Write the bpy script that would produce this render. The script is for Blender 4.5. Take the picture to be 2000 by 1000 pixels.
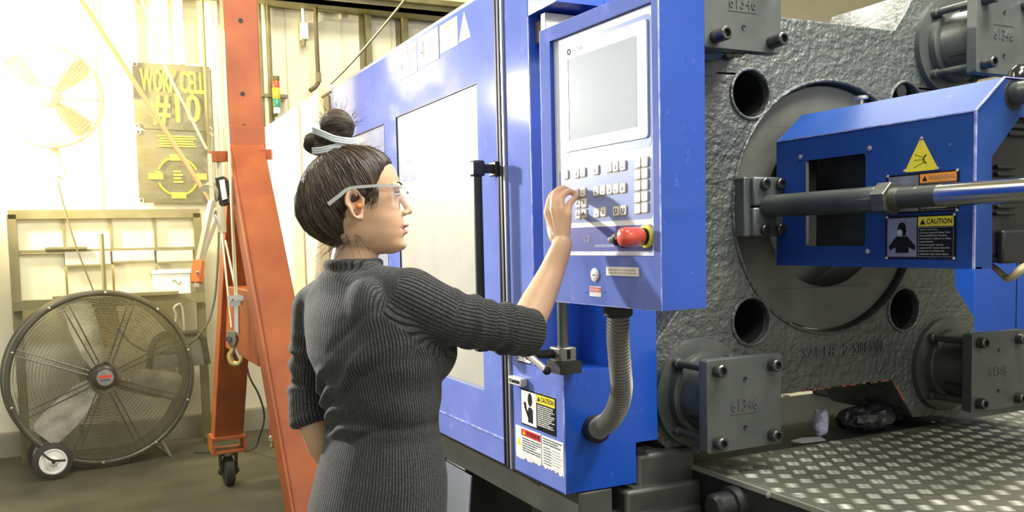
import bpy, bmesh, math, random
import numpy as np
from math import sin, cos, pi, radians, atan2, sqrt, hypot
from mathutils import Vector, Matrix, noise
from mathutils.geometry import tessellate_polygon

random.seed(7)
SC = bpy.context.scene
for _o in list(bpy.data.objects):
    bpy.data.objects.remove(_o)
COL = SC.collection

# ------------------------------------------------------------------ camera
# x runs along the machine's platens, y along the machine's axis (away from us), z up, metres
F, CY, TILT, ROLL, YAW, EYE = 1729.0, 596.0, radians(4.123), radians(1.336), radians(26.015), 1.40
FW = Vector((sin(YAW) * cos(TILT), cos(YAW) * cos(TILT), -sin(TILT)))
_r = Vector((cos(YAW), -sin(YAW), 0)); _d = FW.cross(_r)
RT = _r * cos(ROLL) + _d * sin(ROLL)
DN = -_r * sin(ROLL) + _d * cos(ROLL)
CAMP = Vector((0, 0, EYE))
cam_data = bpy.data.cameras.new('camera')
cam = bpy.data.objects.new('camera', cam_data)
COL.objects.link(cam)
cam.matrix_world = Matrix(((RT.x, -DN.x, -FW.x, 0), (RT.y, -DN.y, -FW.y, 0), (RT.z, -DN.z, -FW.z, EYE), (0, 0, 0, 1)))
cam_data.sensor_width = 36.0
cam_data.lens = 36.0 * F / 2000.0
cam_data.shift_y = (CY - 500.0) / 2000.0
cam_data.clip_start = 0.05
SC.camera = cam

# ------------------------------------------------------------------ world, lamps, exposure
SC.view_settings.view_transform = 'Standard'
SC.view_settings.look = 'None'
SC.view_settings.exposure = 0.0
SC.view_settings.gamma = 1.0
SC.view_settings.use_curve_mapping = False
W = bpy.data.worlds.new('hall_daylight'); SC.world = W
W.use_nodes = True
W.node_tree.nodes['Background'].inputs['Color'].default_value = (1.0, 0.98, 0.93, 1)
W.node_tree.nodes['Background'].inputs['Strength'].default_value = 0.95

def lamp(name, kind, loc, target, power, col, size=0.5, size_y=None):
    l = bpy.data.lights.new(name, kind); o = bpy.data.objects.new(name, l); COL.objects.link(o)
    l.energy = power; l.color = col
    if kind == 'AREA':
        l.size = size
        if size_y: l.shape = 'RECTANGLE'; l.size_y = size_y
    elif kind in ('SPOT', 'POINT'):
        l.shadow_soft_size = size
    o.location = loc
    o.rotation_euler = (Vector(target) - Vector(loc)).to_track_quat('-Z', 'Y').to_euler()
    return o
# the work lamp beside the far wall, just past the left edge of the frame
fl = lamp('flood_lamp', 'SPOT', (-1.0, 6.05, 2.5), (0.95, 1.75, 1.42), 1800, (1.0, 0.97, 0.92), 0.09)
fl.data.spot_size = radians(44); fl.data.spot_blend = 1.0
sp = lamp('wall_spill_fill', 'SPOT', (-0.95, 6.35, 2.55), (2.0, 6.75, 2.45), 1250, (1.0, 0.85, 0.50), 0.12)  # second spot added beside the flood lamp to brighten wall and haze
sp.data.spot_size = radians(138); sp.data.spot_blend = 0.8
# unseen overhead fills added for brightness; the platen's raking one is inferred
lamp('ceiling_fill', 'AREA', (0.9, 0.4, 3.9), (1.2, 1.6, 1.0), 60, (1.0, 0.98, 0.95), 1.6, 0.6)
lamp('ceiling_fill', 'AREA', (2.3, 1.15, 3.7), (2.15, 2.0, 1.5), 120, (1.0, 0.98, 0.92), 0.9, 0.5)
lamp('ceiling_fill', 'AREA', (3.0, 3.6, 4.0), (2.6, 3.2, 0.6), 60, (1.0, 0.97, 0.86), 1.2, 0.5)  # added to light the gap behind the platen
lamp('ceiling_fill', 'AREA', (2.6, -1.8, 3.6), (2.2, 2.05, 1.2), 60, (1.0, 0.98, 0.93), 1.6, 0.6)  # fill added behind the camera, aimed at the platen
lamp('ceiling_fill', 'AREA', (1.7, 5.6, 4.1), (1.8, 7.0, 2.0), 55, (1.0, 0.96, 0.82), 1.2, 0.5)  # added to brighten the far wall
lamp('ceiling_fill', 'AREA', (-0.6, 3.2, 4.0), (0.1, 6.4, 0.5), 130, (1.0, 0.96, 0.85), 1.4, 0.5)  # added to brighten the drum fan and lower wall

# ------------------------------------------------------------------ helpers
def ray(x, y): return RT * ((x - 1000.0) / F) + DN * ((y - CY) / F) + FW
def on_x(x, y, X): r = ray(x, y); return CAMP + r * (X / r.x)
def on_y(x, y, Y): r = ray(x, y); return CAMP + r * (Y / r.y)
def on_z(x, y, Z): r = ray(x, y); return CAMP + r * ((Z - EYE) / r.z)
def at(x, y, d): return CAMP + ray(x, y) * d
def depth(p): return (Vector(p) - CAMP).dot(FW)

class Fr:
    """a plane with its own right (u), up (v) and outward (n) axes"""
    def __init__(s, o, u, v=(0, 0, 1)):
        s.o, s.u, s.v = Vector(o), Vector(u).normalized(), Vector(v).normalized()
        s.n = s.u.cross(s.v).normalized()
    def p(s, a, b, c=0.0): return s.o + s.u * a + s.v * b + s.n * c
    def px(s, x, y, c=0.0):
        r = ray(x, y); o = s.o + s.n * c
        q = CAMP + r * ((o - CAMP).dot(s.n) / r.dot(s.n)) - s.o
        return q.dot(s.u), q.dot(s.v)
def FX(X, y0=0, z0=0): return Fr((X, y0, z0), (0, -1, 0))
def FY(Y, x0=0, z0=0): return Fr((x0, Y, z0), (1, 0, 0))

class MB:
    def __init__(s): s.v, s.f = [], []
    def add(s, vs, fs):
        n = len(s.v); s.v += [tuple(p) for p in vs]; s.f += [tuple(i + n for i in q) for q in fs]; return s
    def hexa(s, p):
        return s.add(p, [(0, 3, 2, 1), (4, 5, 6, 7), (0, 1, 5, 4), (1, 2, 6, 5), (2, 3, 7, 6), (3, 0, 4, 7)])
    def box(s, a, b):
        (x0, y0, z0), (x1, y1, z1) = [[min(p, q) for p, q in zip(a, b)], [max(p, q) for p, q in zip(a, b)]]
        return s.hexa([(x0, y0, z0), (x1, y0, z0), (x1, y1, z0), (x0, y1, z0), (x0, y0, z1), (x1, y0, z1), (x1, y1, z1), (x0, y1, z1)])
    def fbox(s, fr, a0, a1, b0, b1, c0, c1):
        if a0 > a1: a0, a1 = a1, a0
        if b0 > b1: b0, b1 = b1, b0
        if c0 > c1: c0, c1 = c1, c0
        return s.hexa([fr.p(*q) for q in ((a0, b0, c0), (a1, b0, c0), (a1, b1, c0), (a0, b1, c0), (a0, b0, c1), (a1, b0, c1), (a1, b1, c1), (a0, b1, c1))])
    def bar(s, p0, p1, w, h, up=(0, 0, 1)):
        p0, p1 = Vector(p0), Vector(p1); d = (p1 - p0).normalized(); up = Vector(up)
        if abs(d.dot(up.normalized())) > .9999: up = Vector((0, 1, 0))
        a = d.cross(up).normalized(); b = a.cross(d)
        q = [(-w / 2, -h / 2), (w / 2, -h / 2), (w / 2, h / 2), (-w / 2, h / 2)]
        return s.hexa([p0 + a * i + b * j for i, j in q] + [p1 + a * i + b * j for i, j in q])
    def rings(s, rs, cap=True, close=False):
        n0 = len(s.v); k = len(rs[0]); m = len(rs)
        vs = [p for r in rs for p in r]; fs = []
        for i in range(m if close else m - 1):
            for j in range(k):
                a, b = i * k + j, i * k + (j + 1) % k; c, d = ((i + 1) % m) * k + (j + 1) % k, ((i + 1) % m) * k + j
                fs.append((a, b, c, d))
        if cap and not close: fs += [tuple(range(k - 1, -1, -1)), tuple(range((m - 1) * k, m * k))]
        return s.add(vs, fs)
    def lathe(s, p, axis, prof, n=24, cap=True):
        """prof: (distance along the axis, radius) pairs"""
        p, d = Vector(p), Vector(axis).normalized()
        a = d.orthogonal().normalized(); b = d.cross(a)
        rs = [[p + d * t + (a * cos(2 * pi * j / n) + b * sin(2 * pi * j / n)) * max(r, 1e-5) for j in range(n)] for t, r in prof]
        return s.rings(rs, cap)
    def cyl(s, p0, p1, r, n=16, r1=None):
        p0, p1 = Vector(p0), Vector(p1)
        return s.lathe(p0, p1 - p0, [(0, r), ((p1 - p0).length, r if r1 is None else r1)], n)
    def tube(s, pts, r, n=8, close=False):
        pts = [Vector(p) for p in pts]; m = len(pts); rs = []; prev = None
        for i, p in enumerate(pts):
            t = ((pts[(i + 1) % m] - pts[i - 1]) if close else (pts[min(i + 1, m - 1)] - pts[max(i - 1, 0)])).normalized()
            if prev is None: a = t.orthogonal().normalized()
            else: a = (prev - t * prev.dot(t)); a = a.normalized() if a.length > 1e-6 else t.orthogonal().normalized()
            prev = a; b = t.cross(a); rr = r(i / max(m - 1, 1)) if callable(r) else (r[i] if isinstance(r, (list, tuple)) else r)
            rs.append([p + (a * cos(2 * pi * j / n) + b * sin(2 * pi * j / n)) * rr for j in range(n)])
        return s.rings(rs, True, close)
    def torus(s, c, axis, R, r, n=48, k=8):
        c, d = Vector(c), Vector(axis).normalized(); a = d.orthogonal().normalized(); b = d.cross(a)
        return s.tube([c + (a * cos(2 * pi * i / n) + b * sin(2 * pi * i / n)) * R for i in range(n)], r, k, True)
    def prism(s, fr, outer, c0, c1, holes=()):
        """outer and holes: (a, b) loops in the frame fr; solid between depths c0 and c1"""
        loops = [list(outer)] + [list(h) for h in holes]
        flat = [q for l in loops for q in l]
        tris = tessellate_polygon([[Vector((a, b, 0)) for a, b in l] for l in loops])
        n = len(flat); vs = [fr.p(a, b, c0) for a, b in flat] + [fr.p(a, b, c1) for a, b in flat]; fs = []
        for t in tris:
            q = [flat[i] for i in t]
            ar = (q[1][0] - q[0][0]) * (q[2][1] - q[0][1]) - (q[1][1] - q[0][1]) * (q[2][0] - q[0][0])
            t = tuple(t) if ar > 0 else tuple(reversed(t))
            if c1 < c0: t = tuple(reversed(t))
            fs.append(tuple(i + n for i in t)); fs.append(tuple(reversed(t)))
        k = 0
        for l in loops:
            m = len(l)
            for i in range(m):
                a, b = k + i, k + (i + 1) % m
                fs.append((a, b, b + n, a + n))
            k += m
        return s.add(vs, fs)
    def mesh(s, me): return s.add([v.co for v in me.vertices], [tuple(p.vertices) for p in me.polygons])
    def ball(s, c, r, n=14, m=9, ax=None):
        """ellipsoid; r may be a number or three radii along the axes ax"""
        c = Vector(c); r = (r, r, r) if isinstance(r, (int, float)) else r
        ax = ax or (Vector((1, 0, 0)), Vector((0, 1, 0)), Vector((0, 0, 1)))
        rs = [[c + ax[0] * (r[0] * sin(pi * i / m) * cos(2 * pi * j / n)) + ax[1] * (r[1] * sin(pi * i / m) * sin(2 * pi * j / n)) + ax[2] * (-r[2] * cos(pi * i / m)) for j in range(n)] for i in range(m + 1)]
        rs[0] = [p.lerp(c - ax[2] * r[2], .999) for p in rs[0]]
        return s.rings(rs)
    def build(s, name, mat=None, smooth=35, bevel=0, off=(0, 0, 0), fix=True, seg=2):
        me = bpy.data.meshes.new(name)
        ox, oy, oz = off
        me.from_pydata([(x - ox, y - oy, z - oz) for x, y, z in s.v], [], s.f)
        if fix:
            bm = bmesh.new(); bm.from_mesh(me); bmesh.ops.recalc_face_normals(bm, faces=bm.faces[:]); bm.to_mesh(me); bm.free()
        if smooth: me.shade_smooth(); me.set_sharp_from_angle(angle=radians(smooth))
        if mat: me.materials.append(mat)
        o = bpy.data.objects.new(name, me); COL.objects.link(o)
        if bevel:
            b = o.modifiers.new('edge', 'BEVEL'); b.width = bevel; b.segments = seg; b.limit_method = 'ANGLE'; b.angle_limit = radians(38)
        return o

def tag(o, label=None, cat=None, group=None, kind=None):
    for k, v in (('label', label), ('category', cat), ('group', group), ('kind', kind)):
        if v: o[k] = v
    return o

class Thing:
    """an Empty at the thing's base that parents its parts"""
    def __init__(s, name, label, cat, loc, group=None):
        s.loc = Vector(loc)
        s.o = bpy.data.objects.new(name, None); COL.objects.link(s.o); s.o.location = s.loc
        s.o.empty_display_size = 0.05
        tag(s.o, label, cat, group)
    def part(s, name, mb, mat, parent=None, label=None, smooth=35, bevel=0, kind=None, seg=2):
        o = mb.build(name, mat, smooth, bevel, s.loc, seg=seg)
        o.parent = parent or s.o
        return tag(o, label, kind=kind)
    def copy(s, o, delta, parent=None, label=None):
        """a copy of a part and of its sub-parts, moved by delta, sharing mesh data"""
        c = o.copy(); COL.objects.link(c); c.parent = parent or o.parent; c.location = o.location + Vector(delta)
        if label: c['label'] = label
        for ch in [k for k in bpy.data.objects if k.parent is o]:
            g = ch.copy(); COL.objects.link(g); g.parent = c
        return c

def solo(name, mb, mat, label, cat, group=None, smooth=35, bevel=0, kind=None):
    return tag(mb.build(name, mat, smooth, bevel), label, cat, group, kind)
def struct(name, mb, mat, smooth=0, bevel=0, parent=None):
    o = mb.build(name, mat, smooth, bevel)
    if parent: o.parent = parent
    else: o['kind'] = 'structure'
    return o
def circ(a, b, r, n=32, a0=0): return [(a + r * cos(a0 + 2 * pi * i / n), b + r * sin(a0 + 2 * pi * i / n)) for i in range(n)]
def rect(a0, a1, b0, b1): return [(a0, b0), (a1, b0), (a1, b1), (a0, b1)]
def rrect(a0, a1, b0, b1, r, k=4):
    out = []
    for cx, cy, s0 in ((a1 - r, b0 + r, -pi / 2), (a1 - r, b1 - r, 0), (a0 + r, b1 - r, pi / 2), (a0 + r, b0 + r, pi)):
        out += [(cx + r * cos(s0 + pi / 2 * i / k), cy + r * sin(s0 + pi / 2 * i / k)) for i in range(k + 1)]
    return out
def spline(pts, n=8):
    pts = [Vector(p) for p in pts]; out = []
    for i in range(len(pts) - 1):
        p0, p1, p2, p3 = pts[max(i - 1, 0)], pts[i], pts[i + 1], pts[min(i + 2, len(pts) - 1)]
        for k in range(n):
            t = k / n
            out.append(0.5 * ((2 * p1) + (p2 - p0) * t + (2 * p0 - 5 * p1 + 4 * p2 - p3) * t * t + (3 * p1 - p0 - 3 * p2 + p3) * t ** 3))
    out.append(pts[-1]); return out

# ------------------------------------------------------------------ text
_tc = {}
def text_mesh(txt):
    if txt not in _tc:
        cu = bpy.data.curves.new('lettering', 'FONT'); cu.body = txt; cu.size = 1; cu.resolution_u = 2
        ob = bpy.data.objects.new('lettering', cu); COL.objects.link(ob)
        me = bpy.data.meshes.new_from_object(ob)
        vs = [(v.co.x, v.co.y) for v in me.vertices]; fs = [tuple(p.vertices) for p in me.polygons]
        bpy.data.objects.remove(ob); bpy.data.meshes.remove(me)
        _tc[txt] = (vs, fs)
    return _tc[txt]
def put_text(mb, fr, txt, a0, b0, a1, b1, c, fit=True, bold=0.0, thick=0.0):
    """txt filling the rectangle a0..a1 x b0..b1 of the frame, at height c (a raised solid when thick)"""
    vs, fs = text_mesh(txt)
    if not vs: return
    xs, ys = [v[0] for v in vs], [v[1] for v in vs]
    mx, my, wx, wy = min(xs), min(ys), max(max(xs) - min(xs), 1e-6), max(max(ys) - min(ys), 1e-6)
    sx, sy = (a1 - a0) / wx, (b1 - b0) / wy
    if not fit: sx = sy = min(sx, sy)
    for da, db in (((0, 0),) if not bold else ((-bold, 0), (bold, 0), (0, bold), (0, -bold))):
        pts = [(a0 + (x - mx) * sx + da, b0 + (y - my) * sy + db) for x, y in vs]; c += .00003
        mb.add([fr.p(x, y, c + thick) for x, y in pts], fs)
        if thick:
            ed = {}
            for q in fs:
                for i in range(len(q)):
                    e = (q[i], q[(i + 1) % len(q)]); ed[e] = 1
            n = len(pts)
            side = [(a, b, b + n, a + n) for (a, b) in ed if (b, a) not in ed]
            mb.add([fr.p(x, y, c + thick) for x, y in pts] + [fr.p(x, y, c) for x, y in pts], side)

# ------------------------------------------------------------------ materials
def M(name, col, rough=0.5, metal=0.0, col2=None, nscale=6.0, lo=.35, hi=.65, bump=0.0, bscale=60.0, coat=0.0, spec=0.5, stretch=(1, 1, 1), rvar=0.0, trans=0.0, alpha=1.0, emit=None, ior=1.5, wear=None, wscale=9.0, wlo=.62, whi=.72, bdist=0.002):
    m = bpy.data.materials.new(name); m.use_nodes = True; t = m.node_tree; n, l = t.nodes, t.links
    b = n['Principled BSDF']; I = b.inputs
    I['Base Color'].default_value = (*col, 1); I['Roughness'].default_value = rough; I['Metallic'].default_value = metal
    I['Specular IOR Level'].default_value = spec; I['Coat Weight'].default_value = coat; I['Coat Roughness'].default_value = 0.12
    I['Transmission Weight'].default_value = trans; I['IOR'].default_value = ior; I['Alpha'].default_value = alpha
    if emit: I['Emission Color'].default_value = (*emit[0], 1); I['Emission Strength'].default_value = emit[1]
    if col2 or bump or rvar or wear:
        tc = n.new('ShaderNodeTexCoord'); mp = n.new('ShaderNodeMapping'); mp.inputs['Scale'].default_value = stretch
        l.new(tc.outputs['Object'], mp.inputs['Vector'])
        def noi(sc, det=5):
            x = n.new('ShaderNodeTexNoise'); x.inputs['Scale'].default_value = sc; x.inputs['Detail'].default_value = det
            l.new(mp.outputs['Vector'], x.inputs['Vector']); return x
        def ramp(src, lo, hi):
            r = n.new('ShaderNodeMapRange'); r.inputs['From Min'].default_value = lo; r.inputs['From Max'].default_value = hi
            l.new(src, r.inputs['Value']); return r
        cur = None
        if col2:
            r = ramp(noi(nscale).outputs['Fac'], lo, hi); mx = n.new('ShaderNodeMix'); mx.data_type = 'RGBA'
            mx.inputs['A'].default_value = (*col, 1); mx.inputs['B'].default_value = (*col2, 1)
            l.new(r.outputs['Result'], mx.inputs['Factor']); cur = mx.outputs['Result']
            if rvar:
                q = n.new('ShaderNodeMapRange'); q.inputs['To Min'].default_value = rough; q.inputs['To Max'].default_value = rough + rvar
                l.new(r.outputs['Result'], q.inputs['Value']); l.new(q.outputs['Result'], I['Roughness'])
        if wear:
            r = ramp(noi(wscale, 10).outputs['Fac'], wlo, whi); mx = n.new('ShaderNodeMix'); mx.data_type = 'RGBA'
            mx.inputs['A'].default_value = (*col, 1); mx.inputs['B'].default_value = (*wear, 1)
            if cur: l.new(cur, mx.inputs['A'])
            l.new(r.outputs['Result'], mx.inputs['Factor']); cur = mx.outputs['Result']
        if cur: l.new(cur, I['Base Color'])
        if bump:
            bp = n.new('ShaderNodeBump'); bp.inputs['Strength'].default_value = bump; bp.inputs['Distance'].default_value = bdist
            l.new(noi(bscale, 6).outputs['Fac'], bp.inputs['Height']); l.new(bp.outputs['Normal'], I['Normal'])
    return m

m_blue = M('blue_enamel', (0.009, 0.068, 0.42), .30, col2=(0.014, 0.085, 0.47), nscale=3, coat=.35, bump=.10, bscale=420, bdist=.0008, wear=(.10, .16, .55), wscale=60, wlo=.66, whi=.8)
m_blue_lit = M('blue_enamel_lit', (0.13, 0.185, 0.52), .085, col2=(0.17, 0.225, 0.57), nscale=4, coat=.0, spec=.06, bump=.012, bscale=380, bdist=.0008, wear=(.25, .3, .75), wscale=14, wlo=.6, whi=.85)  # same blue paint, with the lamp's pale wash put into its colour
m_blue_dark = M('deep_blue_enamel', (0.012, 0.045, 0.24), .35, coat=.25, bump=.08, bscale=380, bdist=.0008)
m_cover = M('cobalt_enamel', (0.008, 0.052, 0.235), .48, col2=(0.012, 0.066, 0.28), nscale=5, coat=.0, spec=.35, bump=.1, bscale=300, bdist=.0008, wear=(.16, .2, .45), wscale=40, wlo=.68, whi=.8)
m_edge = M('pale_paint_edge', (.45, .48, .72), .5, col2=(.12, .15, .5), nscale=30)  # paler strips along sheet edges and the door lip
m_cast = M('painted_cast_iron', (0.050, 0.060, 0.051), .40, metal=.0, col2=(0.075, 0.085, 0.072), nscale=5, bump=1.0, bscale=48, bdist=.012, spec=.9, coat=.25)
m_castsm = M('dark_machined_iron', (0.062, 0.072, 0.064), .34, metal=.3, col2=(0.10, 0.11, 0.096), nscale=9, bump=.2, bscale=90, bdist=.002, spec=.6)
m_plate = M('lock_plate_iron', (0.075, 0.088, 0.080), .40, metal=.25, col2=(0.10, 0.112, 0.102), nscale=14, bump=.2, bscale=260, bdist=.001, wear=(.30, .09, .045), wscale=9, wlo=.70, whi=.74)
m_disc = M('turned_steel', (0.115, 0.12, 0.10), .42, metal=.15, col2=(0.085, 0.09, 0.076), nscale=8, bump=.1, bscale=200)
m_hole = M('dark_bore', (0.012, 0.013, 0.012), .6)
m_black = M('black_plastic', (0.015, 0.016, 0.017), .38, bump=.1, bscale=300, bdist=.0006)
m_blackm = M('black_metal', (0.02, 0.022, 0.021), .42, metal=.3, col2=(0.035, 0.037, 0.034), nscale=8, bump=.15, bscale=140)
m_base = M('machine_base_paint', (0.045, 0.052, 0.044), .45, col2=(0.075, 0.084, 0.068), nscale=4, bump=.3, bscale=40, bdist=.003)
m_steel = M('bolt_steel', (0.14, 0.145, 0.135), .34, metal=.85, col2=(0.09, 0.09, 0.085), nscale=40)
m_zinc = M('zinc', (.62, .62, .57), .32, metal=.8)
m_chrome = M('chrome', (.62, .62, .60), .17, metal=1.0, bump=.02, bscale=200, stretch=(1, .05, 1))
m_white = M('white_print', (.86, .88, .90), .4)
m_memb = M('membrane_white', (.76, .80, .86), .28)
m_membblue_lit = M('membrane_blue_lit', (.20, .27, .58), .30, col2=(.24, .31, .63), nscale=9)  # membrane blue, paled in the colour for the lamp's wash
m_membnavy = M('membrane_bottom_blue', (.075, .09, .37), .30, coat=.3)
m_screen = M('lcd_screen', (.50, .56, .62), .10, coat=.3, col2=(.55, .60, .66), nscale=3)
m_key = M('membrane_key', (.80, .79, .74), .35)
m_keyline = M('key_outline', (.42, .38, .27), .5)
m_ink = M('black_ink', (.012, .012, .014), .5)
m_greyink = M('grey_ink', (.07, .08, .10), .5)
m_red = M('red_print', (.62, .05, .04), .45)
m_estop = M('red_button_plastic', (.76, .10, .055), .25, coat=.3)
m_yellow = M('yellow_print', (.82, .72, .06), .42, col2=(.74, .62, .05), nscale=20)
m_yring = M('yellow_collar', (.80, .82, .10), .35)
m_orange = M('orange_print', (.80, .30, .05), .45)
m_alu = M('sign_aluminium', (.36, .36, .36), .35, metal=.6, col2=(.27, .27, .28), nscale=18)
m_signwhite = M('sign_white', (.80, .81, .78), .4, col2=(.66, .66, .6), nscale=25, lo=.45, hi=.8)
m_signblack = M('sign_black', (.012, .013, .013), .35)
for _m in (m_white, m_ink, m_greyink, m_red, m_yellow, m_orange, m_signwhite, m_signblack, m_keyline): _m.node_tree.nodes['Principled BSDF'].inputs['Specular IOR Level'].default_value = .1
m_crane = M('orange_crane_paint', (.40, .112, .030), .5, spec=.35, col2=(.31, .078, .027), nscale=5, bump=.15, bscale=90, bdist=.002, wear=(.22, .16, .12), wscale=7, wlo=.70, whi=.78)
m_rubber = M('black_rubber', (.02, .02, .02), .65)
m_wall = M('cream_wall', (.74, .70, .53), .7, col2=(.67, .62, .45), nscale=1.6, bump=.15, bscale=12, bdist=.006, wear=(.45, .40, .26), wscale=5, wlo=.68, whi=.82)
m_wallpipe = M('cream_pipe', (.72, .67, .45), .5)
m_floor = M('oily_concrete', (0.042, 0.040, 0.026), .45, col2=(0.085, 0.079, 0.050), nscale=1.7, rvar=.25, bump=.2, bscale=20, bdist=.004, wear=(.035, .033, .022), wscale=2.3, wlo=.55, whi=.75)
m_olive = M('olive_steel', (.12, .105, .04), .5, col2=(.18, .16, .07), nscale=5)
# ================================================================== the hall
WY = 7.0
w = MB().box((-6, WY, 0), (11, WY + .2, 4.3)); struct('wall_back', w, m_wall)
w = MB().box((-6, -5, -.12), (11, WY, 0)); struct('floor', w, m_floor)
m_ceil = M('olive_ceiling', (.72, .66, .40), .8, col2=(.62, .57, .34), nscale=2)
w = MB().box((-6, -5, 4.2), (11, WY, 4.3)); struct('ceiling', w, m_ceil)
w = MB().box((9.5, -5, 0), (9.7, WY, 4.2)); struct('wall_right', w, m_wall)
fw_ = FY(WY)
# plinth along the wall
b = MB().box((-6, WY - .09, 0), (4, WY, .16)); struct('baseboard_back', b, M('concrete_plinth', (.30, .28, .2), .7, col2=(.2, .19, .14), nscale=4))
# dark eaves beam and the roof slab line above it
z0 = on_y(800, 24, WY - .25).z; z1 = on_y(800, 2, WY - .25).z
b = MB().box((-5.9, WY - .25, z0), (9.4, WY - .22, z1)); b.box((-5.9, WY - .25, z0), (9.4, WY, z0 + .03)); b.box((-5.9, WY - .30, z1 - .02), (9.4, WY, z1 + .02))
struct('trim_1', b, m_olive)
# wall studs in the upper right bay
for i, (x, ya, yb) in enumerate(((718, 24, 170), (790, 28, 140), (690, 200, 260))[:2]):
    p = on_y(x, ya, WY - .06)
    m = MB().box((p.x - .022, WY - .08, 1.2), (p.x + .022, WY, z0)); m.box((p.x - .06, WY - .015, 1.2), (p.x - .03, WY, z0))
    struct('trim_%d' % (i + 2), m, m_olive)
# shallow joints of the wall sheets
m = MB()
for x in (560, 668, 765, 850, 330, 182):
    p = on_y(x, 100, WY); m.box((p.x - .006, WY - .012, .9), (p.x + .006, WY, z0))
struct('trim_4', m, M('sheet_joint', (.60, .55, .38), .6))
# upper right: ceiling beams far off, over the platen
for i, (xa, ya, xb, yb) in enumerate(((1600, 45, 1760, 2), (1690, 48, 2000, -26))):
    pa, pb = on_z(xa, ya, 4.1), on_z(xb, yb, 4.1)
    struct('trim_%d' % (5 + i), MB().bar(pa + (pa - pb) * .6, pb + (pb - pa) * .8, .16, .18), m_olive)

def wall_thing(name, label, cat, mb, mat, group=None): return solo(name, mb, mat, label, cat, group)
# pipe bundle beside the crane column
t = Thing('pipe_bundle', 'bundle of olive pipes running down the wall right of the orange column', 'pipes', on_y(520, 300, WY))
for dx in (509, 517, 526):
    a = on_y(dx, 120, WY - .05)
    t.part('pipe', MB().cyl((a.x, WY - .05, .3), (a.x, WY - .05, z0), .022, 10), m_olive if dx != 517 else m_wallpipe)
t.part('bracket', MB().box((on_y(506, 190, WY).x, WY - .1, on_y(520, 193, WY).z), (on_y(557, 190, WY).x, WY - .02, on_y(520, 187, WY).z)), m_olive)
# signal tower
base = on_y(541, 222, WY - .14)
t = Thing('signal_tower', 'red, amber and green signal tower on a wall bracket beside the column', 'signal light', base)
zz = lambda y: on_y(541, y, WY - .14).z
B0 = Vector((base.x, base.y, 0))
for nm, ya, yb, mt, r in (('base', 222, 210, m_white, .026), ('green_lens', 210, 193, M('green_lens', (.05, .30, .16), .2, coat=.5), .029), ('amber_lens', 193, 172, M('amber_lens', (.85, .50, .03), .2, coat=.5), .030), ('red_lens', 172, 158, M('red_lens', (.75, .10, .03), .2, coat=.5), .029), ('cap', 158, 149, m_olive, .030)):
    t.part(nm, MB().lathe(B0 + Vector((0, 0, zz(ya))), (0, 0, 1), [(0, r * .94), (.004, r), (zz(yb) - zz(ya) - .004, r), (zz(yb) - zz(ya), r * .92)], 16), mt)
t.part('bracket_arm', MB().box((base.x - .012, WY - .12, base.z - .01), (base.x + .012, WY - .02, base.z + .02)), m_olive)
# hooked dark pipe
pts = [on_y(616, -30, WY - .12), on_y(617, 60, WY - .12), on_y(622, 155, WY - .12), on_y(621, 163, WY - .12), on_y(616, 170, WY - .12), on_y(606, 177, WY - .14)]
t = Thing('drop_pipe', 'dark hooked pipe hanging down the cream wall behind the crane', 'pipe', pts[-1])
t.part('pipe_run', MB().tube(pts, .017, 10), M('brown_pipe', (.10, .075, .03), .5))
t.part('elbow_collar', MB().cyl(pts[2] + Vector((0, 0, .05)), pts[2] - Vector((0, 0, .02)), .022, 10), M('brown_pipe_collar', (.2, .16, .07), .5))
# pull cord with box
a = on_y(593, 45, WY - .05); c = on_y(592, 78, WY - .05)
t = Thing('switch_box', 'small pull switch hanging from a white conduit high on the wall', 'switch', c)
t.part('conduit', MB().cyl(a, (a.x, a.y, z0), .014, 8), m_white)
t.part('box', MB().box((a.x - .025, WY - .09, c.z), (a.x + .025, WY - .01, a.z)), m_wallpipe, bevel=.004)
t.part('nozzle', MB().cyl((a.x - .01, WY - .06, c.z - .05), (a.x - .005, WY - .06, c.z), .018, 8), m_olive)
# white lamp tube on the wall, left
a = on_y(241, -20, WY - .06); c = on_y(247, 190, WY - .06); k = on_y(245, 148, WY - .06)
t = Thing('conduit_drop', 'white conduit ending in a fat capped socket left of the banner', 'conduit', c)
t.part('tube', MB().cyl(k, (k.x, k.y, z0), .020, 10), m_white)
t.part('socket', MB().lathe(c, (0, 0, 1), [(0, .02), (.008, .032), (k.z - c.z, .032), (k.z - c.z + .01, .022)], 14), m_white)
for x, yb, r, lb in ((186, 115, .006, 'thin bare wire hanging above the round wall fan'),):
    c = on_y(x, yb, WY - .03); solo('hanging_wire', MB().cyl(c, (c.x, c.y, z0), r, 6), m_wallpipe, lb, 'wire')
a = on_y(397, 60, WY - .10)
solo('standpipe', MB().cyl((a.x, a.y, on_y(408, 300, WY - .1).z), (a.x, a.y, z0), .013, 8), M('drab_pipe', (.22, .2, .1), .5), 'thin drab vertical pipe crossing the right edge of the banner', 'pipe')
for i, x in enumerate((356, 415, 423)):
    a = on_y(x, 100, WY - .03)
    solo('wall_batten', MB().box((a.x - .016, WY - .04, 1.0 if i else 2.75), (a.x + .016, WY, z0)), m_wallpipe, ('cream batten on the wall above the banner', 'cream wall batten, left one of the pair beside the orange column', 'cream wall batten, the one touching the orange column')[i], 'batten')
# cable slung across the bay
pa, pb = at(505, 262, 6.3), at(800, -12, 5.0)
solo('slung_cable', MB().tube([pa.lerp(pb, i / 12) - Vector((0, 0, .10 * sin(pi * i / 12))) for i in range(13)], .008, 6), m_olive, 'grey cable slung diagonally from the roof down behind the blue machine', 'cable')

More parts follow.
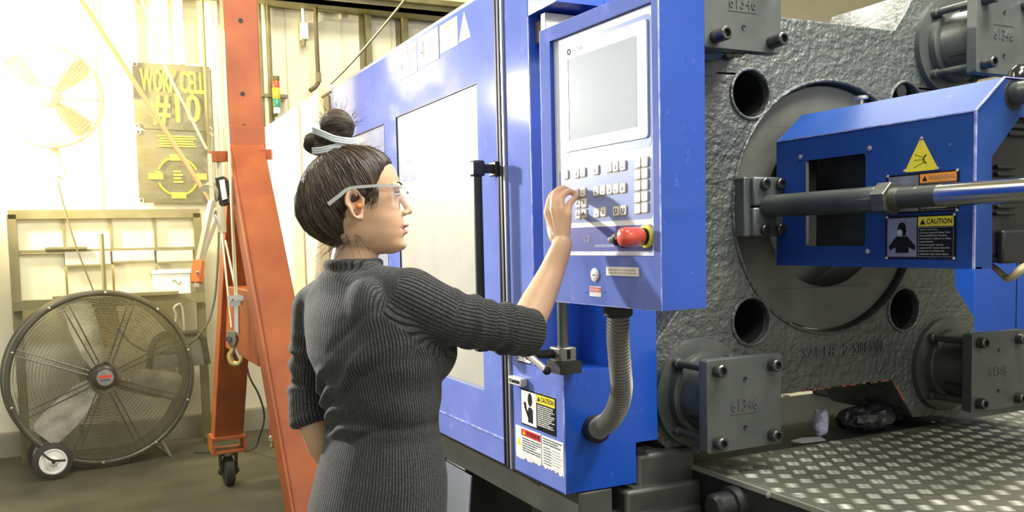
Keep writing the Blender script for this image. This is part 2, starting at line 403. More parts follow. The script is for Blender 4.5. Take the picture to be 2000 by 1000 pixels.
# banners ----------------------------------------------------------
m_banner = M('banner_vinyl', (.10, .09, .045), .32, col2=(.16, .145, .07), nscale=3, bump=.35, bscale=9, bdist=.02)
m_byel = M('banner_yellow', (.82, .72, .05), .4)
def banner(name, label, corners, yy, waves):
    fr = FY(yy); pts = [fr.px(*c) for c in corners]           # TL TR BR BL
    t = Thing(name, label, 'banner', fr.p(*pts[3]))
    n = 16; mb = MB(); g = []
    for i in range(n + 1):
        for j in range(n + 1):
            u, v = i / n, j / n
            a = [(pts[0][k] * (1 - u) + pts[1][k] * u) * (1 - v) + (pts[3][k] * (1 - u) + pts[2][k] * u) * v for k in (0, 1)]
            g.append(fr.p(a[0], a[1], .006 + .006 * noise.noise(Vector((u * 3, v * 4, waves)))))
    for c in (0, -.003):
        for i in range(n):
            for j in range(n):
                k = i * (n + 1) + j
                mb.add([g[k] + fr.n * c, g[k + n + 1] + fr.n * c, g[k + n + 2] + fr.n * c, g[k + 1] + fr.n * c], [(0, 3, 2, 1)])
    t.part('sheet', mb, m_banner)
    for c in corners:
        a, b2 = fr.px(*c); ca, cb = sum(p[0] for p in pts) / 4, sum(p[1] for p in pts) / 4
        a += (ca - a) * .06; b2 += (cb - b2) * .06
        t.part('grommet', MB().torus(fr.p(a, b2, .014), fr.n, .014, .004, 14, 6), m_zinc)
    return t, fr
t, fr = banner('work_cell_banner', 'black banner with yellow WORK CELL #10 lettering on the wall', ((258, 122), (410, 131), (414, 257), (263, 250)), WY - .02, 1.0)
mb = MB(); a0, b0 = fr.px(275, 178); a1, b1 = fr.px(397, 142)
put_text(mb, fr, 'WORK CELL', a0, b0, a1, b1, .016, bold=.0028)
a0, b0 = fr.px(297, 243); a1, b1 = fr.px(388, 186)
put_text(mb, fr, '#10', a0, b0, a1, b1, .016, bold=.005)
t.part('lettering', mb, m_byel, smooth=0)
t, fr = banner('cycle_chart_banner', 'black banner with a yellow circular arrow chart hung below the work cell banner', ((265, 254), (412, 259), (410, 396), (272, 396)), WY - .035, 4.0)
ca, cb = fr.px(347, 345); R_ = .138
ch = MB()
for k in range(4):
    s0 = pi / 2 * k + .35
    ch.tube([fr.p(ca + R_ * cos(s0 + i * .085), cb + R_ * sin(s0 + i * .085), .016) for i in range(11)], lambda t_: .007, 6)
    e = s0 + .95; tp = (cos(e), sin(e)); tg = (-sin(e), cos(e))
    ch.prism(fr, [(ca + R_ * tp[0] - tp[0] * .022, cb + R_ * tp[1] - tp[1] * .022), (ca + R_ * tp[0] + tp[0] * .022, cb + R_ * tp[1] + tp[1] * .022), (ca + R_ * tp[0] + tg[0] * .035, cb + R_ * tp[1] + tg[1] * .035)], .012, .018)
t.part('arrow_ring', ch, m_byel)
for k in range(4):
    x, y = ca + R_ * 1.1 * cos(pi / 2 * k), cb + R_ * sin(pi / 2 * k)
    t.part('chart_box', MB().fbox(fr, x - .05, x + .05, y - .022, y + .022, .012, .019), m_byel)
ln = MB()
for i in range(5): ln.fbox(fr, ca - .13 + .02 * (i % 2), ca + .14 - .01 * (i % 3), cb + .215 + i * .018, cb + .225 + i * .018, .012, .016)
for i in range(4): ln.fbox(fr, ca - .03, ca + .035 - .012 * (i % 2), cb - .045 + i * .025, cb - .032 + i * .025, .012, .016)
t.part('caption_lines', ln, m_byel, kind='stuff')

# rack with clear sheets -------------------------------------------
RY = 6.78; fr = FY(RY)
m_rack = M('drab_steel_frame', (.13, .115, .05), .5, col2=(.18, .16, .08), nscale=8)
tl, tr, br, bl = fr.px(22, 418), fr.px(384, 418), fr.px(391, 583), fr.px(33, 592)
xa, xb = tl[0], tr[0]; zt, zb = (tl[1] + tr[1]) / 2, (br[1] + bl[1]) / 2
t = Thing('display_rack', 'drab steel rack of cream display panels standing against the wall', 'rack', (xa, RY, 0))
t.part('top_rail', MB().box((xa - .02, RY - .03, zt - .03), (xb + .02, RY + .03, zt + .03)), m_rack)
t.part('bottom_rail', MB().box((xa - .02, RY - .10, zb - .035), (xb + .02, RY + .06, zb + .03)), m_rack)
zm = fr.px(200, 489)[1]
t.part('middle_rail', MB().box((xa, RY - .025, zm - .01), (xb, RY + .025, zm + .012)), m_rack)
for x in (xa, xb):
    t.part('leg', MB().box((x - .028, RY - .03, 0), (x + .028, RY + .03, zt)), m_rack)
    t.part('foot', MB().bar((x, RY - .16, .02), (x, RY + .12, .02), .05, .04), m_rack)
m_panelc = M('cream_board', (.70, .66, .48), .55, col2=(.62, .57, .38), nscale=5)
xs = [xa] + [fr.px(x, 460)[0] for x in (125, 217, 303)] + [xb]
for i in range(4):
    for (q0, q1) in ((zm, zt), (zb, zm)):
        t.part('panel', MB().box((xs[i] + .008, RY + .012, q0 + .012), (xs[i + 1] - .008, RY + .02, q1 - .012)), m_panelc)
for x in xs[1:4]: t.part('divider', MB().box((x - .008, RY - .012, zm - .10), (x + .008, RY + .012, zt)), m_rack)
m_film = M('clear_film', (.80, .78, .66), .2, trans=.35, coat=.4, bump=.4, bscale=14, bdist=.01)
for i, (x0, x1, y0, y1, lb) in enumerate(((126, 216, 492, 516, 'clear sheet hanging below the rack\'s middle rail, second bay'), (219, 301, 490, 509, 'clear sheet hanging below the rack\'s middle rail, third bay'), (305, 376, 490, 510, 'clear sheet hanging below the rack\'s middle rail, bay by the crane'))):
    (a0, b1), (a1, b0) = fr.px(x0, y0), fr.px(x1, y1)
    s = Thing('hanging_sheet', lb, 'sheet', (a0, RY, b0), 'clear sheets on the rack')
    s.part('film', MB().box((a0, RY - .034, b0), (a1, RY - .030, b1)), m_film)
    s.part('hem', MB().box((a0, RY - .038, b0 - .008), (a1, RY - .029, b0 + .004)), m_rack)
(a0, b1), (a1, b0) = fr.px(297, 527), fr.px(370, 560)
t = Thing('parts_bin', 'white bin standing on the rack\'s lower rail', 'bin', (a0, RY, zb + .03))
t.part('body', MB().box((a0, RY - .09, zb + .03), (a1, RY, b1)), m_signwhite, bevel=.006)
t.part('lid_lip', MB().box((a0 - .008, RY - .098, b1 - .03), (a1 + .008, RY + .008, b1)), m_signwhite, bevel=.003)
t.part('label_mark', MB().tube([Vector((a0 + .12 + i * .012, RY - .092, b1 - .09 + .02 * sin(i * 1.3))) for i in range(6)], .003, 5), m_olive)
(a0, b0), (a1, b1) = fr.px(88, 486), fr.px(170, 483)
solo('flat_bar', MB().box((a0, RY - .06, zm + .012), (a1, RY - .02, zm + .03)), m_rack, 'short dark bar lying on the rack\'s middle rail', 'bar', bevel=.002)
a0, a1 = fr.px(103, 572)[0], fr.px(345, 566)[0]
solo('long_plank', MB().box((a0, RY - .15, zb + .03), (a1, RY - .10, zb + .055)), m_rack, 'long dark plank lying along the rack\'s lower rail', 'plank', bevel=.003)

# dustpan and broom on the wall -------------------------------------
yy = 6.62; fr = FY(yy)
(a0, b0), (a1, b1) = fr.px(291, 718), fr.px(402, 650)
t = Thing('dustpan', 'grey metal dustpan hanging by its handle below the rack', 'dustpan', fr.p((a0 + a1) / 2, b0))
m_gal = M('galvanised', (.25, .25, .2), .5, metal=.4, col2=(.16, .16, .12), nscale=6)
t.part('pan', MB().prism(fr, [(a0, b0), (a1, b0), (a1 - .02, b1 - .05), (a1 - .07, b1), (a0 + .09, b1), (a0 + .03, b1 - .06)], 0, .02), m_gal)
t.part('rim', MB().tube([fr.p(*q, .03) for q in ((a0, b0), (a0 + .02, b1 - .08), (a0 + .05, b1 - .02), (a0 + .1, b1 + .01), (a1 - .07, b1 + .01), (a1 - .02, b1 - .04), (a1, b0))], .022, 8), m_blackm)
t.part('lip', MB().fbox(fr, a0, a1, b0 - .008, b0 + .07, .015, .03), m_gal)
hx = fr.px(348, 600)
t.part('handle', MB().tube(spline([fr.p(hx[0] - .05, b1, .03), fr.p(hx[0] - .02, hx[1] - .06, .03), fr.p(hx[0] - .03, hx[1], .03), fr.p(hx[0] + .02, hx[1] + .01, .03), fr.p(hx[0] + .03, b1, .03)], 5), .008, 6), m_zinc)
(a0, b0), (a1, b1) = fr.px(192, 676), fr.px(224, 600)
t = Thing('hand_broom', 'golden bristled broom head hanging behind the drum fan', 'broom', fr.p(a0, b0))
m_straw = M('straw', (.30, .20, .03), .7, col2=(.18, .12, .02), nscale=30, stretch=(6, 6, .5))
t.part('bristles', MB().prism(fr, [(a0 + .03, b0), (a1 - .02, b0), (a1 + .03, b0 + .1), (a1 + .01, b1), (a0 - .01, b1), (a0 - .03, b0 + .12)], 0, .06), m_straw, bevel=.01)
t.part('stick', MB().cyl(fr.p((a0 + a1) / 2, b1, .03), fr.p((a0 + a1) / 2, b1 + .5, .03), .014, 8), m_rack)

# round wall fan -----------------------------------------------------
c = at(97, 190, 5.75); ax = (CAMP - c).normalized(); ax = (ax + Vector((.1, 0, -.05))).normalized()
fan_u = Vector((0, 0, 1)).cross(ax).normalized(); fr = Fr(c, fan_u, ax.cross(fan_u)); RF = .318
t = Thing('wall_fan', 'pale round caged fan on a short stem high on the wall', 'fan', fr.p(0, -RF - .2))
m_pale = M('pale_fan_metal', (.56, .52, .38), .6)
t.part('cage_ring', MB().torus(c, ax, RF, .011, 64, 8), m_pale)
mb = MB()
for k in range(12): mb.torus(fr.p(0, 0, .03), ax, RF * (k + 1.5) / 13.5, .0022, 48, 4)
for k in range(72):
    s = 2 * pi * k / 72; mb.tube([fr.p(.07 * cos(s), .07 * sin(s), .035), fr.p(RF * cos(s + .25), RF * sin(s + .25), .002)], .0022, 4)
t.part('cage_wires', mb, m_pale, kind='stuff')
for k in range(12):
    s = 2 * pi * k / 12; t.part('cage_spoke', MB().tube([fr.p(.05 * cos(s), .05 * sin(s), .05), fr.p(RF * .6 * cos(s), RF * .6 * sin(s), .045), fr.p(RF * cos(s), RF * sin(s), 0)], .004, 5), m_pale)
for k in range(4):
    s = pi / 4 + k * pi / 2; pr = []
    for rr, wd in ((.05, .04), (.16, .11), (.28, .13), (.31, .08)):
        pr.append([fr.p(rr * cos(s) - sg * wd / 2 * sin(s), rr * sin(s) + sg * wd / 2 * cos(s), -.03 + sg * .03 + h) for sg, h in ((-1, 0), (1, 0), (1, .004), (-1, .004))])
    t.part('blade', MB().rings(pr), m_pale)
t.part('hub', MB().lathe(fr.p(0, 0, -.12), ax, [(0, .05), (.02, .07), (.13, .07), (.17, .05), (.18, .02)], 20), m_pale)
t.part('stem', MB().bar(fr.p(.02, -RF + .02, -.05), fr.p(.035, -RF - .22, -.05), .055, .05), m_pale)
t.part('foot_block', MB().bar(fr.p(.035, -RF - .12, -.05), fr.p(.04, -RF - .22, -.05), .085, .07), m_pale)
q = fr.p(.04, -RF - .2, -.05)
pts = spline([q, at(112, 350, 5.75), at(124, 400, 5.75), at(148, 480, 5.78), at(180, 562, 5.85), at(205, 630, 5.9), at(235, 660, 5.95)], 6)
solo('fan_cord', MB().tube(pts, .006, 6), M('brown_cord', (.16, .13, .05), .6), 'thin brown cord trailing from the wall fan past the rack', 'cord')
pts = spline([at(225, 636, 6.02), at(262, 675, 6.0), at(310, 690, 6.0), at(355, 683, 6.02), at(400, 640, 6.1), at(418, 590, 6.15), at(425, 520, 6.15), at(428, 440, 6.15)], 6)
solo('power_cable', MB().tube(pts, .008, 6), m_rubber, 'black cable looping past the dustpan up towards the crane', 'cable')

# drum fan ----------------------------------------------------------
D0 = 5.72; c = at(203, 737, D0); ax = (CAMP - c); ax.z = 0; ax.normalize()
ax = (Matrix.Rotation(radians(9), 3, 'Z') @ ax); ax.z = .05; ax.normalize()
fu = Vector((0, 0, 1)).cross(ax).normalized(); fr = Fr(c, fu, ax.cross(fu)); R0 = .548
ground = on_z(200, 905, 0)
t = Thing('drum_fan', 'big wheeled drum fan with wire grille and three metal blades on the floor', 'fan', (c.x, c.y, 0))
m_drum = M('black_drum', (.035, .034, .026), .35, metal=.3, col2=(.07, .066, .05), nscale=5, coat=.2)
m_blade = M('dusty_aluminium', (.62, .60, .50), .42, metal=.15, col2=(.32, .30, .23), nscale=7, lo=.4, hi=.6)
m_wire = M('grille_wire', (.25, .235, .15), .4, metal=.5)
t.part('drum', MB().lathe(fr.p(0, 0, -.30), ax, [(0, R0 - .012), (0, R0 + .012), (.015, R0 + .004), (.285, R0 + .004), (.30, R0 + .006), (.30, R0 - .018), (.285, R0 - .02), (.015, R0 - .02), (0, R0 - .012)], 72, cap=False), m_drum)
t.part('front_hoop', MB().torus(fr.p(0, 0, 0), ax, R0, .019, 80, 10), m_drum)
t.part('rear_hoop', MB().torus(fr.p(0, 0, -.30), ax, R0, .017, 80, 8), m_drum)
mb = MB()
for k in range(42): mb.torus(fr.p(0, 0, .012), ax, .105 + (R0 - .12) * k / 42, .0017, 84, 4)
t.part('grille_wires', mb, m_wire, kind='stuff')
mb = MB()
for k in range(20): mb.torus(fr.p(0, 0, -.31), ax, .105 + (R0 - .12) * k / 20, .002, 64, 4)
t.part('rear_grille_wires', mb, m_wire, kind='stuff')
for k in range(8):
    s = radians(22.5 + 45 * k)
    for dv in (-.02, .02):
        o1 = Vector((cos(s), sin(s))); n1 = Vector((-sin(s), cos(s)))
        p0, p1 = o1 * .10 + n1 * dv * .7, o1 * (R0 - .005) + n1 * dv
        t.part('spoke', MB().tube([fr.p(*p0, .022), fr.p(*p1, .006)], .0045, 6), m_drum)
for k in range(10):
    s = radians(14 + 36 * k); t.part('rim_bolt', MB().ball(fr.p(R0 * cos(s), R0 * sin(s), .018), .009, 8, 5), m_zinc)
for s in (radians(104), radians(-14), radians(224)):
    pr = []
    for rr, wd, tw in ((.07, .09, .06), (.16, .15, .06), (.34, .19, .05), (.47, .18, .035), (.505, .13, .03)):
        pr.append([fr.p(rr * cos(s) - sg * wd / 2 * sin(s), rr * sin(s) + sg * wd / 2 * cos(s), -.10 + sg * tw + h) for sg, h in ((-1, 0), (-.3, .012), (.3, .012), (1, 0), (1, .004), (.3, .016), (-.3, .016), (-1, .004))])
    bl_ = t.part('blade', MB().rings(pr), m_blade, smooth=50)
    for rr in (.13, .17):
        t.part('rivet', MB().ball(fr.p(rr * cos(s), rr * sin(s), -.08), .008, 8, 5), m_zinc, parent=bl_)
t.part('motor', MB().lathe(fr.p(0, 0, -.42), ax, [(0, .07), (.02, .10), (.22, .10), (.25, .06)], 24), m_drum)
hub = t.part('hub_cap', MB().lathe(fr.p(0, 0, -.07), ax, [(0, .085), (.06, .085), (.10, .078), (.115, .06), (.117, .02)], 28), m_black)
t.part('badge', MB().lathe(fr.p(0, 0, .0455), ax, [(0, .052), (.004, .05), (.0045, .02)], 24), m_alu, parent=hub)
t.part('badge_band', MB().fbox(fr, -.04, .04, -.001, .016, .0495, .051), m_red, parent=hub)
t.part('badge_band', MB().fbox(fr, -.03, .03, -.02, -.010, .0495, .051), m_greyink, parent=hub)
for x in (-.105, .10):
    t.part('stand_post', MB().bar(fr.p(x, -.33, -.33), fr.p(x, -R0 + .12, -.33), .03, .03), m_gal)
    t.part('upper_post', MB().bar(fr.p(x, .33, -.33), fr.p(x, R0 - .06, -.33), .025, .025), m_gal)
t.part('cradle', MB().tube([fr.p(x, -sqrt((R0 + .02) ** 2 - x * x), -.02) for x in np.linspace(-.30, .12, 9)], .02, 8), m_drum)
t.part('cradle', MB().tube([fr.p(x, -sqrt((R0 + .02) ** 2 - x * x), -.28) for x in np.linspace(-.30, .12, 9)], .02, 8), m_drum)
wc = at(103, 899, 5.47); wc.z = .112
for off in (0, .34):
    p = wc - ax * off
    wh = t.part('wheel', MB().lathe(p - ax * .028, ax, [(0, .084), (.006, .108), (.02, .113), (.036, .113), (.05, .108), (.056, .084), (.052, .078), (.004, .078), (0, .084)], 36, cap=False), m_rubber)
    t.part('wheel_disc', MB().lathe(p - ax * .02, ax, [(0, .083), (.044, .083), (.046, .07), (.040, .066), (.044, .03), (.062, .018), (.063, .004)], 30), m_signwhite, parent=wh)
t.part('axle', MB().cyl(wc - ax * .36, wc + ax * .045, .012, 10), m_blackm)
t.part('axle_bracket', MB().bar(wc - ax * .10 + Vector((0, 0, .0)), fr.p(-.24, -.49, -.08), .05, .03), m_drum)
t.part('axle_bracket', MB().bar(wc - ax * .30 + Vector((0, 0, .0)), fr.p(-.24, -.49, -.26), .05, .03), m_drum)
fp = on_z(333, 892, 0); fp2 = on_z(300, 872, 0)
leg0 = fr.p(.33, -.45, -.03); leg1 = fr.p(.18, -.52, -.28)
t.part('wire_foot', MB().tube([leg0, fp + Vector((0, 0, .008)), fp2 + Vector((0, .12, .008)), leg1], .008, 7), m_zinc)
pts = spline([on_z(-30, 815, .02), on_z(20, 845, .02), on_z(55, 862, .02), at(85, 888, 5.40), at(103, 899, 5.36), at(128, 899, 5.38)], 6)
solo('floor_cable', MB().tube(pts, .007, 6), m_rubber, 'black cable crossing the floor to the drum fan\'s white wheel', 'cable')
solo('cable_knot', MB().lathe(on_z(42, 856, .02), (1, .3, 0), [(-.05, .006), (-.04, .018), (.04, .018), (.05, .006)], 10), m_rubber, 'black plug joint on the floor cable beside the drum fan', 'plug')
pts = spline([at(478, 690, 5.5), at(487, 735, 5.5), at(506, 772, 5.55), at(516, 812, 5.6), at(508, 848, 5.65), on_z(486, 880, .01), on_z(380, 884, .01)], 6)
solo('looped_cable', MB().tube(pts, .006, 6), m_rubber, 'thin black cable looping to the floor behind the crane leg', 'cable')
# ================================================================== gantry crane
A = at(477, 262, 4.45); Lf = Vector((.735, 5.38, .0)); Rf = at(612, 1000, 3.45)
Rf = A + (Rf - A) * ((A.z - .20) / (A.z - Rf.z)); Lt = Vector((Lf.x, Lf.y, .30))
along = (Rf - Lf); along.z = 0; along.normalize(); side = Vector((0, 0, 1)).cross(along)
base_mid = (Rf + Lf) / 2; base_mid.z = 0
t = Thing('gantry_crane', 'orange steel A-frame gantry crane on casters behind the woman', 'crane', base_mid)
def cbar(p0, p1, w, h): return MB().bar(p0, p1, w, h, up=along if abs((Vector(p1) - Vector(p0)).normalized().z) > .99 else (0, 0, 1))
ctop = Vector((A.x, A.y, 3.55)); A2 = A.copy()
col = t.part('column', MB().hexa([A2 + side * a + along * b + Vector((0, 0, z)) for z in (-.10, 3.5 - A.z) for a, b in ((-.083, -.055), (.083, -.055), (.083, .055), (-.083, .055))]), m_crane, bevel=.006)
for (x, y) in ((474, 183), (477, 247), (470, 40)):
    f_ = Fr(A2 + along * .056, side if side.dot(RT) > 0 else -side); a, b = f_.px(x, y)
    t.part('bolt_hole', MB().lathe(f_.p(a, b, -.002), f_.n, [(0, .011), (.004, .011)], 14), m_hole, parent=col)
t.part('sleeve', MB().hexa([A2 + side * a + along * b + Vector((0, 0, z)) for z in (-.12, .035) for a, b in ((-.092, -.064), (.092, -.064), (.092, .064), (-.092, .064))]), m_crane, bevel=.005)
t.part('beam', MB().hexa([Vector((A.x, A.y, 0)) + side * a + along * b + Vector((0, 0, z)) for z in (3.5, 3.66) for a, b in ((-2.2, -.08), (.4, -.08), (.4, .08), (-2.2, .08))]), m_crane)
top = A - Vector((0, 0, .06))
legs = []
for ft, wd in ((Lt, .165), (Rf, .172)):
    lg = t.part('leg', MB().bar(top, ft, wd, .10), m_crane, bevel=.006); legs.append(lg)
    d = (ft - top).normalized(); nrm = side.cross(d) if side.cross(d).dot(CAMP - ft) > 0 else d.cross(side)
# lip along the near leg's lit edge
d = (Rf - top).normalized(); sd = side if side.dot(RT) < 0 else -side
t.part('leg_flange', MB().bar(top + d * .05 + sd * .088, Rf + sd * .088, .012, .13), m_crane, bevel=.003)
# cross brace
def on_leg(ft, z): return top + (ft - top) * ((top.z - z) / (top.z - ft.z))
zb1, zb2 = at(480, 565, 4.3).z, at(485, 704, 4.3).z
pl, pr = on_leg(Lt, (zb1 + zb2) / 2), on_leg(Rf, (zb1 + zb2) / 2)
pr = pl + (pr - pl) * .80
t.part('cross_brace', MB().bar(pl, pr, .11, zb1 - zb2), m_crane, bevel=.005)
t.part('gusset', MB().bar(on_leg(Lt, zb2 - .05) + sd * .06, on_leg(Lt, zb1 + .25) + sd * .06, .01, .12), m_crane)
# casters
for ft in (Lt, Rf):
    dz = ft.z; g = Vector((ft.x, ft.y, 0))
    t.part('foot_plate', MB().hexa([g + side * a + along * b + Vector((0, 0, z)) for z in (dz - .015, dz + .005) for a, b in ((-.095, -.08), (.095, -.08), (.095, .08), (-.095, .08))]), m_crane, bevel=.003)
    t.part('foot_plate', MB().hexa([g + side * a + along * b + Vector((0, 0, z)) for z in (dz - .095, dz - .08) for a, b in ((-.095, -.08), (.095, -.08), (.095, .08), (-.095, .08))]), m_crane, bevel=.003)
    for a in (-.088, .088): t.part('foot_strut', MB().hexa([g + side * (a + e) + along * b + Vector((0, 0, z)) for z in (dz - .08, dz - .015) for e, b in ((-.007, -.08), (.007, -.08), (.007, .08), (-.007, .08))]), m_crane)
    r = (dz - .12) / 2 + .008; r = .085 if dz > .25 else .06
    wc = g + Vector((0, 0, r))
    for a in (-.045, .045): t.part('fork', MB().hexa([wc + side * (a + e) + along * b + Vector((0, 0, z)) for z, bb in ((-.02, .02), (dz - .095 - r, .05)) for e, b in ((-.004, -bb), (.004, -bb), (.004, bb), (-.004, bb))]), m_blackm)
    wh = t.part('caster_wheel', MB().lathe(wc - side * .03, side, [(0, r * .8), (.008, r), (.052, r), (.06, r * .8)], 28), m_rubber)
    t.part('wheel_axle', MB().cyl(wc - side * .06, wc + side * .06, .014, 10), m_steel, parent=wh)
    t.part('swivel', MB().lathe(g + Vector((0, 0, dz - .13)), (0, 0, 1), [(0, .02), (.01, .035), (.036, .045)], 14), m_zinc)
# small side lug
lug = at(523, 302, 4.42)
t.part('lug', MB().bar(lug - RT * .07, lug + RT * .02, .03, .05), m_crane)
# winch with ratchet lever
wt = Thing('lever_winch', 'pale ratchet lever winch with an orange grip hanging at the column', 'winch', at(428, 395, 4.3))
m_wpale = M('pale_winch_steel', (.62, .58, .40), .4, metal=.4)
for dx, d_ in ((-8, 4.28), (9, 4.32)):
    p = [at(413 + dx, 300, d_), at(418 + dx, 400, d_), at(428 + dx, 405, d_), at(421 + dx, 300, d_)]
    wt.part('side_plate', MB().hexa(p + [q + FW * .008 for q in p]), m_wpale)
p = [at(x, y, 4.30) for x, y in ((420, 348), (436, 344), (447, 360), (446, 395), (430, 402))]
wt.part('gear_cover', MB().rings([p, [q + FW * .05 for q in p]]), m_blackm)
p = [at(x, y, 4.29) for x, y in ((428, 352), (438, 350), (444, 388), (434, 391))]
wt.part('cover_plate', MB().hexa(p + [q + FW * .01 for q in p]), m_signwhite)
wt.part('drum', MB().cyl(at(407, 380, 4.30), at(420, 372, 4.36), .05, 20), m_wpale)
wt.part('top_bracket', MB().bar(at(411, 306, 4.3), at(440, 306, 4.36), .05, .05), m_crane)
wt.part('clevis', MB().bar(at(430, 405, 4.31), at(433, 455, 4.31), .04, .04), m_wpale)
wt.part('hook_clip', MB().tube(spline([at(433, 452, 4.31), at(425, 430, 4.3), at(420, 418, 4.3), at(430, 408, 4.3)], 5), .009, 7), m_zinc)
lv = wt.part('lever', MB().bar(at(414, 392, 4.27), at(388, 512, 4.22), .03, .02), m_wpale)
wt.part('lever_arm', MB().bar(at(422, 430, 4.27), at(392, 512, 4.22), .012, .02), m_wpale)
gr = wt.part('grip', MB().bar(at(388.5, 508, 4.22), at(384, 553, 4.20), .05, .036), M('orange_grip', (.75, .20, .04), .5), bevel=.006)
wt.part('grip_screw', MB().ball(at(386, 532, 4.175), .008, 8, 5), m_zinc, parent=gr)
wt.part('grip_end', MB().bar(at(384, 552, 4.20), at(383, 560, 4.20), .03, .025), m_wpale)
# ropes and hook
hb = Thing('hook_block', 'grey sheave block with a brass hook hanging on ropes at the crane leg', 'hook', at(458, 700, 4.15))
for (x0, y0, x1, y1) in ((437, 60, 459, 575), (443, 200, 463, 575), (433, 455, 452, 640), (440, 470, 462, 575)):
    hb.part('rope', MB().cyl(at(x0, y0, 4.28), at(x1, y1, 4.14), .005, 6), m_wpale)
hb.part('shackle', MB().bar(at(450, 588, 4.14), at(471, 586, 4.14), .03, .05), m_zinc)
for x in (449, 461, 470): hb.part('shackle_bolt', MB().cyl(at(x, 582, 4.10), at(x, 582, 4.16), .014, 8), m_zinc)
hb.part('hanger', MB().bar(at(462, 575, 4.14), at(463, 655, 4.14), .02, .012), m_zinc)
sp = at(454, 662, 4.14)
hb.part('cheek_plate', MB().rings([[sp + RT * (x * .0024) + DN * (y * .0024) - FW * c for x, y in ((-9, -14), (0, -17), (8, -13), (10, 4), (6, 14), (0, 17), (-6, 8))] for c in (.02, -.02)]), m_gal, bevel=.003)
hb.part('pin', MB().cyl(sp - FW * .035 - RT * .008, sp + FW * .01 - RT * .008, .012, 10), m_steel)
hk = spline([sp + RT * .012 + DN * .03, sp + RT * .0 + DN * .055, sp - RT * .012 + DN * .08, sp + RT * .0 + DN * .112, sp + RT * .03 + DN * .115, sp + RT * .042 + DN * .09, sp + RT * .04 + DN * .075], 5)
hb.part('hook', MB().tube(hk, lambda q: .008 + .007 * sin(pi * min(1, q * 1.15)), 9), M('brass_hook', (.55, .46, .18), .35, metal=.6))
hb.part('latch', MB().bar(sp + DN * .04 + RT * .012, sp + DN * .095 + RT * .036, .006, .012), m_zinc)
# tag line, cord and hose drop
solo('lifting_strap', MB().tube([at(140, -30, 4.5), at(275, 180, 4.42), at(410, 392, 4.30)], .0125, 8), M('tan_rope', (.55, .32, .12), .6), 'taut tan lifting rope running from the roof to the lever winch', 'rope')
solo('taut_cord', MB().tube([at(270, -20, 4.6), at(322, 130, 4.55), at(404, 292, 4.5)], .0065, 6), M('pale_cord', (.70, .60, .34), .6), 'thin pale cord slanting across the work cell banner', 'cord')
hd = Thing('air_hose', 'red air hose drop with a brass coupler behind the near crane leg', 'hose', at(532, 872, 4.6))
hd.part('hose_run', MB().tube([at(524, 640, 4.55), at(528, 760, 4.6), at(531, 850, 4.6)], .012, 8), M('red_hose', (.38, .06, .04), .5))
hd.part('coupler', MB().lathe(at(532, 850, 4.6), DN, [(0, .012), (.01, .02), (.03, .02), (.035, .013), (.06, .013), (.065, .008)], 10), M('brass', (.5, .42, .2), .3, metal=.8))
hd.part('valve_lever', MB().bar(at(526, 855, 4.57), at(534, 853, 4.57), .012, .008), m_zinc)
# ================================================================== blue machine: cabinet, door, control panel
XB = 1.12
fx = FX(XB)
def sticker(t, parent, fr, quad, name, bg, label=None, c=0.0015):
    """thin plate on frame fr; quad = TL TR BR BL pixels; returns rect a0 a1 b0 b1"""
    q = [fr.px(*p) for p in quad]
    a0, a1 = (q[0][0] + q[3][0]) / 2, (q[1][0] + q[2][0]) / 2
    b1, b0 = (q[0][1] + q[1][1]) / 2, (q[2][1] + q[3][1]) / 2
    o = t.part(name, MB().fbox(fr, a0, a1, b0, b1, 0, c), bg, label=label, smooth=0)
    return o, a0, a1, b0, b1
def sub(t, o, name, fr, a0, a1, b0, b1, mat, c=0.0015, h=0.0006):
    return t.part(name, MB().fbox(fr, a0, a1, b0, b1, c, c + h), mat, parent=o, smooth=0)
def lines(t, o, fr, a0, a1, b0, b1, n, mat, c=0.0015, seed=1, name='text_lines', fill=.45):
    rnd = random.Random(seed); mb = MB(); st = (b1 - b0) / n
    for i in range(n):
        b = b1 - st * (i + .5); x = a0; end = a1 - (a1 - a0) * rnd.uniform(0, .35) * (rnd.random() < .6)
        while x < end - .0005:
            w_ = min((a1 - a0) * rnd.uniform(.08, .24), end - x); mb.fbox(fr, x, x + w_, b - st * fill / 2, b + st * fill / 2, c, c + .0004); x += w_ + (a1 - a0) * .025
    return t.part(name, mb, mat, parent=o, smooth=0)
def texts(t, o, fr, rows, mat, c, name='lettering', bold=0):
    mb = MB()
    for txt, a0, b0, a1, b1, fit in rows: put_text(mb, fr, txt, a0, b0, a1, b1, c, fit, bold)
    return t.part(name, mb, mat, parent=o, smooth=0)
def warn_tri(t, o, fr, a, b, s, mat, c, mark=True):
    mb = MB().prism(fr, [(a - s * .58, b), (a + s * .58, b), (a, b + s)], c, c + .0005)
    w_ = t.part('warning_triangle', mb, mat, parent=o, smooth=0)

# cabinet with the niche the panel swings in
ZT = 2.14; YN, YM = 2.155, 2.0
cab = Thing('machine_cabinet', 'tall blue machine cabinet with niche and warning stickers right of the door', 'cabinet', (1.27, 2.16, 0))
mb = MB()
L_out = [(1.12, .732), (1.343, .732), (1.343, .844), (1.415, .844), (1.415, ZT), (1.12, ZT)]
mb.prism(FY(YN), L_out, 0, -(2.322 - YN))
mb.prism(FY(YM), [(1.12, .732), (1.343, .732), (1.343, .844), (1.415, .844), (1.415, ZT), (1.262, ZT), (1.262, 1.057), (1.12, 1.057)], 0, -(YN - YM) - .001)
mb.box((1.12, YM, 2.003), (1.263, YN + .001, ZT))
cab.part('shell', mb, m_blue, smooth=0)
mb = MB().box((1.1185, YM - .0015, .733), (1.1215, YM + .0015, 1.056)); mb.box((1.1185, YN - .001, 1.06), (1.1215, YN + .001, 2.0))
cab.part('pale_edge', mb, m_edge, smooth=0)
